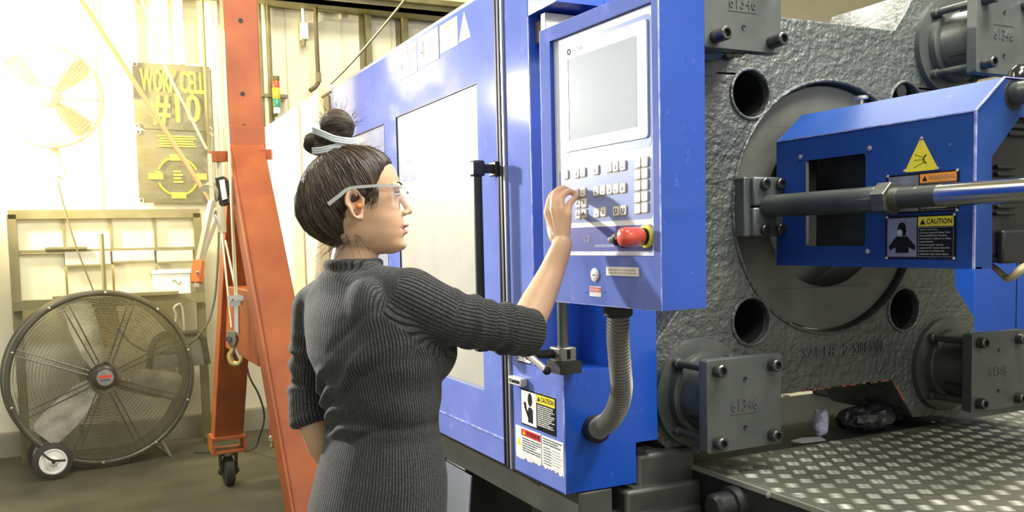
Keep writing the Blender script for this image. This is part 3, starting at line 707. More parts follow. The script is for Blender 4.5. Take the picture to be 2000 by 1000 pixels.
cab.part('edge_trim', MB().box((1.112, 2.305, .73), (1.125, 2.318, ZT)), M('trim_grey', (.30, .32, .40), .35, metal=.3), bevel=.002)
# face front strip: thin overlay, paler because the lamp's wash is in its colour
cab.part('front_lit_skin', MB().box((1.1188, 2.157, .735), (1.1202, 2.300, ZT - .002)), m_blue_lit, smooth=0)
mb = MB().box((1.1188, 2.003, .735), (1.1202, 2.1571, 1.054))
cab.part('front_lit_skin', mb, m_blue_lit, smooth=0)
fs = FX(1.1188)
# small blank rating label
o, a0, a1, b0, b1 = sticker(cab, None, fs, ((1012, 690), (1037, 694), (1037, 711), (1012, 707)), 'name_plate', m_signwhite)
sub(cab, o, 'plate_border', fs, a0, a1, b0, b0 + .003, m_ink); sub(cab, o, 'plate_border', fs, a0, a1, b1 - .003, b1, m_ink)
for a in (a0 + .005, a1 - .005): cab.part('rivet', MB().ball(fs.p(a, (b0 + b1) / 2, .002), .003, 8, 5), m_steel, parent=o)
# power socket
(a0, b1), (a1, b0) = fs.px(1005, 732), fs.px(1031, 755)
so = cab.part('socket', MB().fbox(fs, a0, a1, b0, b1, 0, .022), M('socket_grey', (.55, .55, .5), .5), bevel=.003)
cab.part('socket_recess', MB().fbox(fs, a0 + .008, a1 - .008, b0 + .007, b1 - .007, .0215, .0225), m_ink, parent=so)
for i in range(3): cab.part('contact', MB().fbox(fs, a0 + .014 + .008 * i, a0 + .018 + .008 * i, b0 + .010, b1 - .010, .0222, .026), m_zinc, parent=so)
# caution sticker
o, a0, a1, b0, b1 = sticker(cab, None, fs, ((1018, 759), (1086, 777), (1086, 851), (1020, 829)), 'caution_sticker', m_signblack)
w_, h_ = a1 - a0, b1 - b0; am = a0 + w_ * .47
sub(cab, o, 'picture_field', fs, a0 + .003, am - .002, b0 + .004, b1 - .004, m_signwhite)
sub(cab, o, 'header_band', fs, am, a1 - .003, b1 - h_ * .27, b1 - .004, m_yellow)
texts(cab, o, fs, [('CAUTION', am + w_ * .13, b1 - h_ * .21, a1 - w_ * .04, b1 - h_ * .08, True)], m_ink, .0024, bold=.0003)
warn_tri(cab, o, fs, am + w_ * .07, b1 - h_ * .21, h_ * .13, m_ink, .0023)
lines(cab, o, fs, am + .004, a1 - .006, b0 + .012, b1 - h_ * .30, 11, m_signwhite, .0016, 3)
mb = MB(); ac = a0 + w_ * .28; hh = h_
mb.prism(fs, [(ac + .013 * cos(s), b1 - hh * .26 + .020 * sin(s) * (1 if sin(s) > 0 else .9)) for s in np.linspace(0, 2 * pi, 20, endpoint=False)], .0021, .0027)
mb.prism(fs, [(ac - .013, b0 + .012), (ac + .016, b0 + .012), (ac + .016, b1 - hh * .52), (ac + .006, b1 - hh * .46), (ac - .010, b1 - hh * .47), (ac - .013, b1 - hh * .56)], .0021, .0027)
mb.prism(fs, [(ac - .012, b0 + .022), (ac - .034, b0 + .05), (ac - .028, b0 + .056), (ac - .010, b0 + .038)], .0021, .0027)
for k in range(3): mb.prism(fs, [(ac - .034 + k * .004, b0 + .05), (ac - .040 + k * .005, b0 + .066), (ac - .036 + k * .005, b0 + .067), (ac - .030 + k * .004, b0 + .052)], .0021, .0027)
cab.part('pictogram', mb, m_ink, parent=o, smooth=0)
# warning sticker and data sticker
o, a0, a1, b0, b1 = sticker(cab, None, fs, ((1008, 829), (1057, 848), (1059, 907), (1009, 887)), 'warning_sticker', m_signwhite)
w_, h_ = a1 - a0, b1 - b0
sub(cab, o, 'header_band', fs, a0 + w_ * .24, a1 - .002, b1 - h_ * .27, b1 - .004, m_red)
texts(cab, o, fs, [('WARNING', a0 + w_ * .44, b1 - h_ * .22, a1 - w_ * .04, b1 - h_ * .08, True)], m_ink, .0023, bold=.0003)
warn_tri(cab, o, fs, a0 + w_ * .35, b1 - h_ * .22, h_ * .13, m_yellow, .0022)
warn_tri(cab, o, fs, a0 + w_ * .13, b0 + h_ * .36, h_ * .26, m_yellow, .0016)
lines(cab, o, fs, a0 + w_ * .27, a1 - .004, b0 + h_ * .20, b1 - h_ * .32, 6, m_greyink, .0016, 5)
o, a0, a1, b0, b1 = sticker(cab, None, fs, ((1059, 850), (1101, 866), (1102, 928), (1060, 908)), 'data_sticker', m_signwhite)
w_, h_ = a1 - a0, b1 - b0
lines(cab, o, fs, a0 + w_ * .06, a1 - w_ * .05, b1 - h_ * .28, b1 - h_ * .04, 3, m_greyink, .0016, 8)
lines(cab, o, fs, a0 + w_ * .08, a0 + w_ * .45, b0 + h_ * .06, b1 - h_ * .32, 7, m_greyink, .0016, 9, fill=.3)
lines(cab, o, fs, a0 + w_ * .5, a1 - w_ * .06, b0 + h_ * .12, b1 - h_ * .34, 6, m_greyink, .0016, 10, fill=.12)
# torn paper remains below the stickers
rnd = random.Random(5)
for (x0, y0, x1, y1) in ((1009, 884, 1058, 906), (1060, 905, 1102, 926)):
    (ta0, tb0), (ta1, tb1) = fs.px(x0, y0), fs.px(x1, y1)
    lo = [(ta0 + (ta1 - ta0) * i / 16, tb0 + (tb1 - tb0) * i / 16 - .003 - rnd.random() * .009) for i in range(17)]
    cab.part('torn_paper', MB().prism(fs, lo + [(ta1, tb1 + .006), (ta0, tb0 + .006)], 0, .0009), m_signwhite, smooth=0)
# niche hinge bracket at the top
p = on_x(1075, 60, 1.17)
cab.part('hinge_bracket', MB().box((1.14, p.y - .02, p.z - .03), (1.20, p.y + .05, p.z + .025)), M('brown_bracket', (.16, .13, .11), .5))
cab.part('hinge_bracket', MB().box((1.13, p.y - .045, p.z - .05), (1.24, p.y - .02, p.z + .035)), m_zinc, bevel=.002)

# sliding door
YD0, YD1 = 2.332, on_x(647, 190, XB).y
ZD0, ZD1 = .732, 2.130
dr = Thing('safety_door', 'long blue sliding safety door with scuffed windows and sticker strip', 'door', (XB, (YD0 + YD1) / 2, 0))
(wa0, _b), (wa1, wb0) = fx.px(779, 420), fx.px(937, 420); wb1 = fx.px(776, 227)[1]; wb0 = fx.px(943, 762)[1]
(va0, _b), (va1, _c) = fx.px(662, 300), fx.px(752, 300); vb1 = fx.px(752, 240)[1]
dfr = Fr((XB + .0, 0, 0), (0, -1, 0))
dr.part('door_skin', MB().prism(dfr, rect(-YD1, -YD0, ZD0, ZD1), -.035, 0, [rect(wa0, wa1, wb0, wb1), rect(va0, va1, wb0, vb1)]), m_blue_lit, smooth=0)
m_pane = M('scuffed_acrylic', (.38, .43, .52), .12, col2=(.20, .25, .42), nscale=3.2, lo=.40, hi=.75, coat=.0, spec=.3, wear=(.55, .58, .64), wscale=22, wlo=.60, whi=.74, bump=.06, bscale=30)
pa = dr.part('window_pane', MB().fbox(dfr, wa0, wa1, wb0, wb1, -.010, -.004), m_pane, smooth=0)
pb = dr.part('window_pane', MB().fbox(dfr, va0, va1, wb0, vb1, -.010, -.004), m_pane, smooth=0)
# cardboard-coloured lining taped behind the lower pane
zz_ = fx.px(850, 344)[1]
dr.part('pane_lining', MB().fbox(dfr, wa0 + .006, wa1 - .006, wb0 + .01, zz_, -.0042, -.0034), M('milky_lining', (.46, .455, .38), .30, col2=(.40, .40, .35), nscale=5, coat=.0, spec=.3, bump=.05, bscale=12), parent=pa, smooth=0)
for nm, (a0, a1, b0, b1) in (('window_seal', (wa0, wa0 + .003, wb0, wb1)), ('window_seal', (wa0, wa1, wb1 - .003, wb1)), ('window_seal', (va1 - .003, va1, wb0, vb1)), ('window_seal', (va0, va1, vb1 - .003, vb1))):
    dr.part(nm, MB().fbox(dfr, a0, a1, b0, b1, -.006, .0008), m_ink, smooth=0)
dr.part('edge_seal', MB().box((1.113, YD0 - .004, ZD0), (1.13, YD0 + .012, ZD1)), m_rubber, bevel=.002)
dr.part('edge_trim', MB().box((1.115, YD0 + .022, ZD0), (1.123, YD0 + .030, ZD1)), m_ink)
dr.part('top_rail', MB().box((1.122, YD0, ZD1 - .002), (1.16, YD1, ZD1 + .012)), m_blue_dark)
dr.part('bottom_lip', MB().box((1.117, YD0, ZD0 + .075), (1.121, YD1, ZD0 + .079)), m_edge)
sl = fx.px(634, 205)
# handle
XH = 1.055; hp = on_x(932, 330, XH); hz0 = on_x(936, 690, XH).z + .03
hd = dr.part('handle', MB().tube([(XH, hp.y, hp.z + .015), (XH, hp.y, hz0)], .0135, 14), m_black)
for z in (hp.z, hz0):
    dr.part('handle_elbow', MB().box((XH - .018, hp.y - .019, z - .022), (XH + .018, hp.y + .019, z + .024)), m_black, parent=hd, bevel=.006)
    dr.part('handle_arm', MB().box((XH + .01, hp.y - .012, z - .012), (XB, hp.y + .012, z + .014)), m_black, parent=hd, bevel=.003)
    dr.part('handle_flange', MB().box((XB - .016, hp.y - .02, z - .020), (XB, hp.y + .026, z + .022)), m_black, parent=hd, bevel=.003)
# stickers on the door's top band
def door_st(quad, name, bg): return sticker(dr, None, dfr, quad, name, bg)
o, a0, a1, b0, b1 = door_st(((777, 103), (814, 79), (815, 138), (779, 160)), 'danger_sticker', m_signwhite)
w_, h_ = a1 - a0, b1 - b0
o['label'] = 'white danger sticker with red header'
sub(dr, o, 'header_band', dfr, a0 + w_ * .5, a1 - w_ * .04, b1 - h_ * .30, b1 - h_ * .12, m_red)
texts(dr, o, dfr, [('DANGER', a0 + w_ * .6, b1 - h_ * .26, a1 - w_ * .08, b1 - h_ * .16, True)], m_signwhite, .0023)
sub(dr, o, 'divider_line', dfr, a0 + w_ * .40, a0 + w_ * .415, b0 + h_ * .2, b1 - h_ * .25, m_greyink)
mb = MB(); mb.fbox(dfr, a0 + w_ * .16, a0 + w_ * .28, b0 + h_ * .32, b0 + h_ * .5, .0015, .002)
mb.prism(dfr, [(a0 + w_ * .1, b0 + h_ * .12), (a0 + w_ * .26, b0 + h_ * .28), (a0 + w_ * .24, b0 + h_ * .3), (a0 + w_ * .08, b0 + h_ * .14)], .0015, .002)
mb.prism(dfr, [(a0 + w_ * .2, b0 + h_ * .6), (a0 + w_ * .3, b0 + h_ * .68), (a0 + w_ * .28, b0 + h_ * .7), (a0 + w_ * .18, b0 + h_ * .62)], .0015, .002)
dr.part('pictogram', mb, m_greyink, parent=o, smooth=0)
lines(dr, o, dfr, a0 + w_ * .5, a1 - w_ * .08, b0 + h_ * .1, b1 - h_ * .34, 7, m_greyink, .0015, 21)
o, a0, a1, b0, b1 = door_st(((816, 77), (857, 50), (859, 112), (817, 137)), 'caution_sticker', m_signwhite)
w_, h_ = a1 - a0, b1 - b0
sub(dr, o, 'header_band', dfr, a0 + w_ * .48, a1 - w_ * .02, b1 - h_ * .25, b1 - h_ * .04, M('faded_yellow', (.80, .76, .50), .45, spec=.1))
lines(dr, o, dfr, a0 + w_ * .5, a1 - w_ * .05, b0 + h_ * .08, b1 - h_ * .28, 8, m_greyink, .0015, 22)
mb = MB(); mb.prism(dfr, circ(a0 + w_ * .27, b0 + h_ * .72, w_ * .06, 12), .0015, .002); mb.prism(dfr, [(a0 + w_ * .22, b0 + h_ * .3), (a0 + w_ * .32, b0 + h_ * .3), (a0 + w_ * .34, b0 + h_ * .6), (a0 + w_ * .2, b0 + h_ * .6)], .0015, .002)
mb.prism(dfr, [(a0 + w_ * .1, b0 + h_ * .5), (a0 + w_ * .22, b0 + h_ * .42), (a0 + w_ * .24, b0 + h_ * .47), (a0 + w_ * .12, b0 + h_ * .56)], .0015, .002)
dr.part('pictogram', mb, m_greyink, parent=o, smooth=0)
sub(dr, o, 'side_bar', dfr, a1 - w_ * .03, a1, b0, b1, m_ink)
o, a0, a1, b0, b1 = door_st(((859, 52), (893, 31), (895, 86), (861, 107)), 'warning_sticker', m_signwhite)
w_, h_ = a1 - a0, b1 - b0
sub(dr, o, 'header_band', dfr, a0 + w_ * .25, a1 - w_ * .04, b1 - h_ * .26, b1 - h_ * .05, M('coral_print', (.80, .18, .12), .45, spec=.1))
warn_tri(dr, o, dfr, a0 + w_ * .4, b1 - h_ * .22, h_ * .12, m_yellow, .0022)
warn_tri(dr, o, dfr, a0 + w_ * .14, b0 + h_ * .3, h_ * .22, M('faded_cream', (.8, .76, .6), .5), .0016)
q = [dfr.px(*p) for p in ((906, 24), (897, 84), (920, 72))]
o = dr.part('triangle_sign', MB().prism(dfr, [(q[1][0], (q[1][1] + q[2][1]) / 2), (q[2][0], (q[1][1] + q[2][1]) / 2), ((q[1][0] + q[2][0]) / 2, q[0][1])], 0, .0016), M('pale_yellow_sign', (.86, .84, .66), .4, spec=.1), smooth=0)
ca = (q[1][0] + q[2][0]) / 2; cb_ = (q[1][1] + q[2][1]) / 2
dr.part('pictogram', MB().fbox(dfr, ca - .006, ca + .006, cb_ + .02, cb_ + .06, .0016, .0021), M('faded_olive_ink', (.55, .53, .4), .5), parent=o, smooth=0)

# white guards further along the machine
YG1 = on_x(516, 250, XB).y; ZG = on_x(600, 191, XB).z
g = Thing('white_guard', 'white far machine guard with cream posts and a dark slot behind the woman', 'machine guard', (XB, (YD1 + YG1) / 2, 0))
m_guard = M('white_guard_enamel', (.84, .84, .80), .35, coat=.3); m_cream = M('cream_post', (.62, .55, .36), .5, col2=(.7, .64, .46), nscale=2)
ys = [on_x(x, 330, XB).y for x in (516, 563, 588, 618, 646)]
for i in range(4):
    cr = i in (1, 3)
    pp = g.part('post' if cr else 'panel', MB().box((XB + (.0 if cr else .008), ys[i + 1] + .004, .73), (XB + .05, ys[i] - .004, ZG)), m_cream if cr else m_guard, bevel=.003)
a = on_x(639, 205, XB); b = on_x(639, 235, XB)
g.part('slot_plate', MB().box((XB - .004, on_x(645, 200, XB).y + .01, on_x(640, 560, XB).z), (XB + .004, on_x(633, 200, XB).y, on_x(640, 188, XB).z)), M('drab_slot', (.16, .13, .09), .5))
g.part('slot_cap', MB().box((XB - .006, on_x(646, 181, XB).y, on_x(640, 185, XB).z), (XB + .004, on_x(629, 181, XB).y, on_x(640, 181, XB).z)), m_olive)
# machine body behind the doors
bd = Thing('moulding_machine', 'dark machine bed and legs under and behind the long blue door', 'machine', (1.6, 4.2, 0))
bd.part('body_block', MB().box((1.20, 2.9, .74), (1.78, YG1, 2.02)), m_blue_dark)
bd.part('bed_beam', MB().box((1.16, 2.0, .62), (1.265, YG1, .728)), m_base, bevel=.004)
bd.part('bed_beam', MB().box((1.15, 2.4, .0), (1.28, YG1, .05)), m_base, bevel=.004)
lx = on_x(895, 940, 1.17)
for y in (lx.y, lx.y + 1.5, lx.y + 2.6):
    bd.part('leg', MB().box((1.16, y - .09, 0), (1.28, y + .09, .62)), m_base, bevel=.004)
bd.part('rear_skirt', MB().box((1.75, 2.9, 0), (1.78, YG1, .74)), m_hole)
# thin pale slab slanting up under the door
p0, p1 = on_x(862, 915, 1.10), on_x(905, 1010, 1.10)
solo('slanted_sheet', MB().hexa([(1.08, p0.y + .08, .02), (1.08, p1.y + .02, .02), (1.14, p1.y + .02, .62), (1.14, p0.y + .08, .62), (1.085, p0.y + .08, .02), (1.085, p1.y + .02, .02), (1.145, p1.y + .02, .62), (1.145, p0.y + .08, .62)]), M('pale_sheet', (.20, .23, .27), .4), 'pale grey sheet leaning under the blue door behind the woman\'s hip', 'sheet')

# ------------------------------------------------------------------ control panel
qy = radians(-3.05)
PF = Fr((1.07, 1.493, 1.25), (-sin(qy), -cos(qy), 0))
PW, PH, PT = .460, .662, .120
cp = Thing('control_panel', 'blue control panel with screen, keys and red stop button the woman operates', 'control panel', PF.p(-.36, -.19, -.07))
MA0, MA1, MB0, MB1 = -.414, -.022, .112, .628
sh = MB().prism(PF, rect(-PW, 0, 0, PH), -.03, 0, [rect(MA0, MA1, MB0, MB1)]); sh.fbox(PF, -PW, 0, 0, PH, -PT, -.0299)
hs = cp.part('housing', sh, m_blue, smooth=0)
eg = MB(); eg.fbox(PF, -.002, .0006, 0, PH, -.002, .0006); eg.fbox(PF, -PW, 0, -.0006, .0018, -.0018, .0006); eg.fbox(PF, -PW - .0006, -PW + .0014, 0, PH, -.0014, .0006)
cp.part('pale_edge', eg, m_edge, parent=hs, smooth=0)
fl = .0008
fm = MB().fbox(PF, -PW + .001, MA0, .001, PH - .001, 0, fl); fm.fbox(PF, MA1, -.002, .001, PH - .001, 0, fl); fm.fbox(PF, MA0, MA1, .001, MB0, 0, fl); fm.fbox(PF, MA0, MA1, MB1, PH - .001, 0, fl)
cp.part('front_frame', fm, m_blue_lit, parent=hs, smooth=0)  # thin overlay holding the lamp's wash in its colour
MC = -.010
mem = cp.part('membrane', MB().fbox(PF, MA0 + .001, MA1 - .001, MB0 + .001, MB1 - .001, -.03, MC), m_memb, smooth=0)
def mpatch(name, quad, mat, c=MC, h=.0006, r=.006, parent=None, hole=None):
    q = [PF.px(*p) for p in quad]; a0, a1 = (q[0][0] + q[3][0]) / 2, (q[1][0] + q[2][0]) / 2; b1, b0 = (q[0][1] + q[1][1]) / 2, (q[2][1] + q[3][1]) / 2
    o = cp.part(name, MB().prism(PF, rrect(a0, a1, b0, b1, r), c, c + h, [hole] if hole else ()), mat, parent=parent or mem, smooth=0)
    return o, a0, a1, b0, b1
SA0, SA1, SB0, SB1 = -.343, -.083, .385, .573
mpatch('screen_surround', ((1087, 92), (1262, 22), (1266, 287), (1092, 312)), m_membblue_lit, r=.012)
mpatch('screen_bezel', ((1093, 100), (1258, 32), (1259, 268), (1096, 298)), m_memb, MC + .0006, .003, .008)
scr = cp.part('screen', MB().fbox(PF, SA0, SA1, SB0, SB1, MC + .0036, MC + .0042), m_screen, smooth=0)
mb = MB(); mb.fbox(PF, SA0 - .002, SA0, SB0, SB1, MC + .0036, MC + .0045)
cp.part('screen_edge', mb, m_ink, parent=scr, smooth=0)
(a0, b0), (a1, b1) = PF.px(1113, 103), PF.px(1133, 91)
mb = MB(); put_text(mb, PF, 'HAITIAN', a0, b0 - .001, a1, b0 + .010, MC + .004)
mb.torus(PF.p(a0 - .014, b0 + .005, MC + .004), PF.n, .006, .0012, 16, 5); mb.fbox(PF, a0 - .021, a0 - .007, b0 - .003, b0 - .001, MC + .0036, MC + .004)
cp.part('maker_lettering', mb, m_greyink, smooth=0)
mpatch('key_field', ((1084, 334), (1266, 304), (1267, 426), (1090, 437)), m_membblue_lit, r=.01)
mpatch('bottom_field', ((1093, 449), (1267, 435), (1267, 489), (1096, 492)), m_membnavy, r=.006)
keys = [(180, 155), (245, 147), (281, 140), (358, 126), (435, 112), (474, 107), (516, 100), (240, 266), (281, 258), (360, 252), (398, 247), (438, 242), (476, 237), (516, 233),
        (253, 324), (288, 322), (253, 390), (288, 386), (362, 380), (402, 374), (478, 370), (520, 366)]
keys = [(1040 + x / 3.03, 290 + y / 3.03) for x, y in keys]
rk = [PF.px(x, y + dy) for y in (318, 340.5, 362.6, 385.5, 407.6) for x, dy in ((1239.3, 0), (1253.5, -2.2))]
KS = .0098; proto = None; k0 = None
pos = [PF.px(*k) for k in keys] + rk
for i, (a, b) in enumerate(pos):
    if proto is None:
        proto = cp.part('key', MB().prism(PF, rrect(a - KS, a + KS, b - KS, b + KS, .0025, 2), MC + .0006, MC + .0036), m_key, smooth=30)
        cp.part('key_outline', MB().prism(PF, rrect(a - KS - .002, a + KS + .0022, b - KS - .0026, b + KS + .0015, .003, 2), MC + .0005, MC + .0012), m_keyline, parent=proto, smooth=0)
        k0 = (a, b)
    else: cp.copy(proto, PF.p(a, b) - PF.p(*k0))
mb = MB(); rr = random.Random(3)
for i, (a, b) in enumerate(pos[:22]):
    if i in (14, 15, 16, 17):
        for s in (pi / 2, pi * 7 / 6, pi * 11 / 6): mb.prism(PF, [(a - .001 * sin(s), b + .001 * cos(s)), (a + .001 * sin(s), b - .001 * cos(s)), (a + .001 * sin(s) + .0065 * cos(s), b - .001 * cos(s) + .0065 * sin(s)), (a - .001 * sin(s) + .0065 * cos(s), b + .001 * cos(s) + .0065 * sin(s))], MC + .0036, MC + .0040)
    elif i > 19:
        mb.tube([PF.p(a + x, b + y, MC + .0038) for x, y in ((-.004, .006), (-.004, -.003), (0, -.006), (.004, -.003), (.004, .006))], .0011, 5)
    else:
        mb.fbox(PF, a - .003, a + .003, b - .005, b - .003, MC + .0036, MC + .0040)
        if i % 2: mb.fbox(PF, a - .003 + .002 * (i % 3), a - .001 + .002 * (i % 3), b - .003, b + .003, MC + .0036, MC + .0040)
cp.part('key_symbols', mb, m_greyink, smooth=0)
a, b = PF.px(1140, 467)
mb = MB(); mb.tube([PF.p(a + x * .005, b + y * .005, MC + .0009) for x, y in ((-1, -1), (1, -1), (1, 1), (-1, 1))], .0007, 5, True)
for k in (1, 2):
    for sg in (-1, 1): mb.tube([PF.p(a + sg * (.003 + .003 * k + .003 * cos(t_)), b + .009 * sin(t_), MC + .0009) for t_ in np.linspace(-1.1, 1.1, 6)], .0006, 5)
cp.part('buzzer_symbol', mb, m_white, smooth=0)
(a0, b0), (a1, b1) = PF.px(1155, 483), PF.px(1195, 478)
mb = MB(); put_text(mb, PF, 'HAITIAN PLASTICS MACHINERY', a0, b0, a1, b0 + .006, MC + .0008)
cp.part('maker_lettering', mb, m_white, smooth=0)
a, b = PF.px(1257, 462)
es = cp.part('stop_button', MB().lathe(PF.p(a, b, MC + .014), PF.n, [(0, .0175), (.008, .0180), (.012, .0205), (.044, .0205), (.052, .0185), (.056, .013), (.0575, .004)], 32), m_estop, smooth=50)
cp.part('collar', MB().lathe(PF.p(a, b, MC), PF.n, [(0, .0245), (.007, .0245), (.009, .023), (.009, .019)], 32), m_yring, parent=es, label='yellow collar of the stop button')
cp.part('neck', MB().lathe(PF.p(a, b, MC + .008), PF.n, [(0, .018), (.008, .018)], 24), m_ink, parent=es)
a, b = PF.px(1213, 467)
kn = cp.part('selector_knob', MB().lathe(PF.p(a, b, MC), PF.n, [(0, .019), (.006, .019), (.008, .016), (.026, .014), (.030, .010), (.0305, .003)], 24), m_black)
cp.part('pointer', MB().fbox(PF, a - .018, a + .018, b - .005, b + .005, MC + .008, MC + .034), m_black, parent=kn, bevel=.004)
cp.part('index_dot', MB().ball(PF.p(a - .004, b - .001, MC + .034), .007, 10, 6), M('grey_dot', (.35, .36, .36), .3), parent=kn)
# below the membrane
a, b = PF.px(1163, 537)
lk = cp.part('key_lock', MB().lathe(PF.p(a, b, 0), PF.n, [(0, .0155), (.003, .0155), (.0045, .013), (.005, .004)], 24), m_signwhite)
cp.part('key_slot', MB().fbox(PF, a - .004, a + .004, b - .001, b + .001, .0045, .0056), m_ink, parent=lk)
o, a0, a1, b0, b1 = sticker(cp, None, PF, ((1185, 523), (1249, 520), (1249, 539), (1186, 539)), 'notice_plate', m_signwhite, c=.0022)
lines(cp, o, PF, a0 + .008, a1 - .008, b0 + .003, b1 - .003, 2, M('tan_ink', (.5, .45, .36), .5), .0022, 31)
o, a0, a1, b0, b1 = sticker(cp, None, PF, ((1153, 560), (1175, 559), (1175, 579), (1153, 579)), 'rating_plate', m_signwhite, c=.0018)
sub(cp, o, 'red_band', PF, a0 + .002, a1 - .002, b0 + (b1 - b0) * .45, b1 - .002, m_red, .0018)
lines(cp, o, PF, a0 + .004, a1 - .004, b0 + (b1 - b0) * .5, b1 - .004, 2, m_signwhite, .0025, 33)
for x, y in ((1147, 571), (1182, 571)):
    a, b = PF.px(x, y); cp.part('screw_hole', MB().lathe(PF.p(a, b, 0), PF.n, [(0, .0025), (.0010, .0025)], 10), m_ink)
# pole, clamp and lever
a, _b = PF.px(1098, 600, -.075)
pt = PF.p(a, 0, -.075); zc = on_x(1098, 690, pt.x).z
cp.part('pole', MB().cyl((pt.x, pt.y, zc - .03), (pt.x, pt.y, 1.2505), .0135, 18), M('grey_pole', (.14, .145, .13), .35, metal=.6))
cl = cp.part('clamp', MB().box((pt.x - .025, pt.y - .028, zc - .020), (pt.x + .025, pt.y + .028, zc + .018)), M('clamp_steel', (.22, .22, .19), .35, metal=.7), bevel=.004)
cp.part('clamp_slot', MB().box((pt.x - .004, pt.y - .0285, zc - .012), (pt.x + .006, pt.y - .026, zc + .012)), m_ink, parent=cl)
cp.part('clamp_neck', MB().cyl((pt.x - .02, pt.y + .01, zc), (pt.x - .095, pt.y + .025, zc), .012, 12), m_blackm, parent=cl)
l0 = Vector((pt.x - .095, pt.y + .025, zc + .008)); l1 = on_x(1068, 724, l0.x - .01)
lv = cp.part('clamp_lever', MB().bar(l0 + (l0 - l1) * .08, l1, .012, .018), m_zinc, bevel=.004)
cp.part('lever_pivot', MB().cyl(l0 - Vector((.012, 0, 0)), l0 + Vector((.01, 0, 0)), .013, 12), m_black, parent=lv)
cp.part('lever_tip', MB().ball(l1, .011, 10, 6), m_black, parent=lv)
cp.part('bed_plate', MB().box((pt.x - .03, pt.y - .035, 1.057), (pt.x + .035, pt.y + .035, zc - .019)), m_blackm, parent=cl)

# ------------------------------------------------------------------ corrugated hose
ht = PF.p(PF.px(1207, 604, -.066)[0], 0, -.066)
end = on_y(1160, 836, YM)
h = Thing('corrugated_hose', 'grey corrugated hose curving from the panel down into the cabinet side', 'hose', end)
mid = [ht - Vector((0, 0, .03)), ht - Vector((0, 0, .10))]
def hpt(x, y, Y): return on_y(x, y, Y)
path = [ht - Vector((0, 0, .022)), hpt(1207, 660, ht.y + .01), hpt(1211, 715, ht.y + .03), hpt(1214, 760, ht.y + .06), hpt(1205, 798, ht.y + .10), hpt(1190, 822, ht.y + .15), hpt(1173, 833, YM - .06), Vector((end.x, YM - .02, end.z))]
sp_ = spline(path, 40); L = [0]
for i in range(1, len(sp_)): L.append(L[-1] + (sp_[i] - sp_[i - 1]).length)
ns = 208; pp = []; j = 0
for i in range(ns):
    s = L[-1] * i / (ns - 1)
    while j < len(L) - 2 and L[j + 1] < s: j += 1
    f_ = (s - L[j]) / max(L[j + 1] - L[j], 1e-9); pp.append(sp_[j].lerp(sp_[j + 1], f_))
m_hose = M('grey_conduit', (.17, .17, .15), .42, col2=(.23, .23, .20), nscale=8, spec=.6)
h.part('hose_body', MB().tube(pp, [(.0274 if i % 4 in (0, 1) else .0212) for i in range(ns)], 20), m_hose, smooth=60)
h.part('top_collar', MB().lathe(ht - Vector((0, 0, .030)), (0, 0, 1), [(0, .030), (.003, .034), (.028, .034), (.030, .031)], 28), m_rubber)
d_ = (pp[-1] - pp[-8]).normalized()
h.part('end_collar', MB().lathe(Vector((end.x, YM, end.z)), (0, -1, 0), [(0, .036), (.004, .037), (.026, .036), (.030, .030), (.034, .027)], 28), m_rubber)
# conduit below the cabinet
a = on_y(1130, 968, 2.08)
solo('lower_conduit', MB().tube([Vector((a.x, 2.08, z)) for z in np.linspace(.735, .1, 90)], [(.022 if i % 2 else .019) for i in range(90)], 14), m_rubber, 'black corrugated conduit dropping from under the blue cabinet', 'conduit')
# ================================================================== platen, lock plates, ejector cover
PX, PZ, PY = 2.116, 1.480, 2.05
pf = FY(PY)
pl_ = Thing('clamp_platen', 'huge dark cast iron clamp platen with round holes and turned centre disc', 'platen', (PX, PY + .2, .75))
quad = [(.0, .566), (.27, .566), (.37, .70), (.60, .715), (.665, .655), (.675, .38), (.575, .27), (.555, 0)]
out = [(PX + a, PZ + b) for a, b in quad] + [(PX + a, PZ - b) for a, b in quad[::-1][1:]]
out += [(PX - a, PZ - b) for a, b in quad[1:]] + [(PX - a, PZ + b) for a, b in quad[::-1][1:-1]]
holes = [circ(PX + sx * .323, PZ + sz * .334, .068, 36) for sx in (-1, 1) for sz in (-1, 1)]
body = pl_.part('casting', MB().prism(pf, out, -.36, 0, holes + [circ(PX, PZ, .385, 72)]), m_cast, smooth=30, bevel=.010, seg=3)
for sx in (-1, 1):
    for sz in (-1, 1):
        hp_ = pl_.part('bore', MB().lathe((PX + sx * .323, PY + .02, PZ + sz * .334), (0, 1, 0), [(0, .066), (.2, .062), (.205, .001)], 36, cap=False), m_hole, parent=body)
        pl_.part('bore_rim', MB().torus((PX + sx * .323, PY - .001, PZ + sz * .334), (0, 1, 0), .072, .0055, 44, 8), m_cast, parent=body)
dsc = pl_.part('centre_disc', MB().prism(pf, circ(PX, PZ, .378, 80), -.08, -.022, [circ(PX, PZ, .245, 60)]), m_disc, bevel=.003)
pl_.part('disc_step', MB().lathe((PX, PY + .012, PZ), (0, 1, 0), [(0, .383), (.03, .383)], 80, cap=False), m_castsm, parent=dsc)
pl_.part('hub_recess', MB().lathe((PX, PY + .03, PZ), (0, 1, 0), [(0, .244), (.11, .240), (.115, .02)], 60, cap=False), m_castsm, parent=dsc)
pl_.part('disc_lip', MB().torus((PX, PY - .001, PZ), (0, 1, 0), .391, .006, 90, 8), m_cast, parent=body)
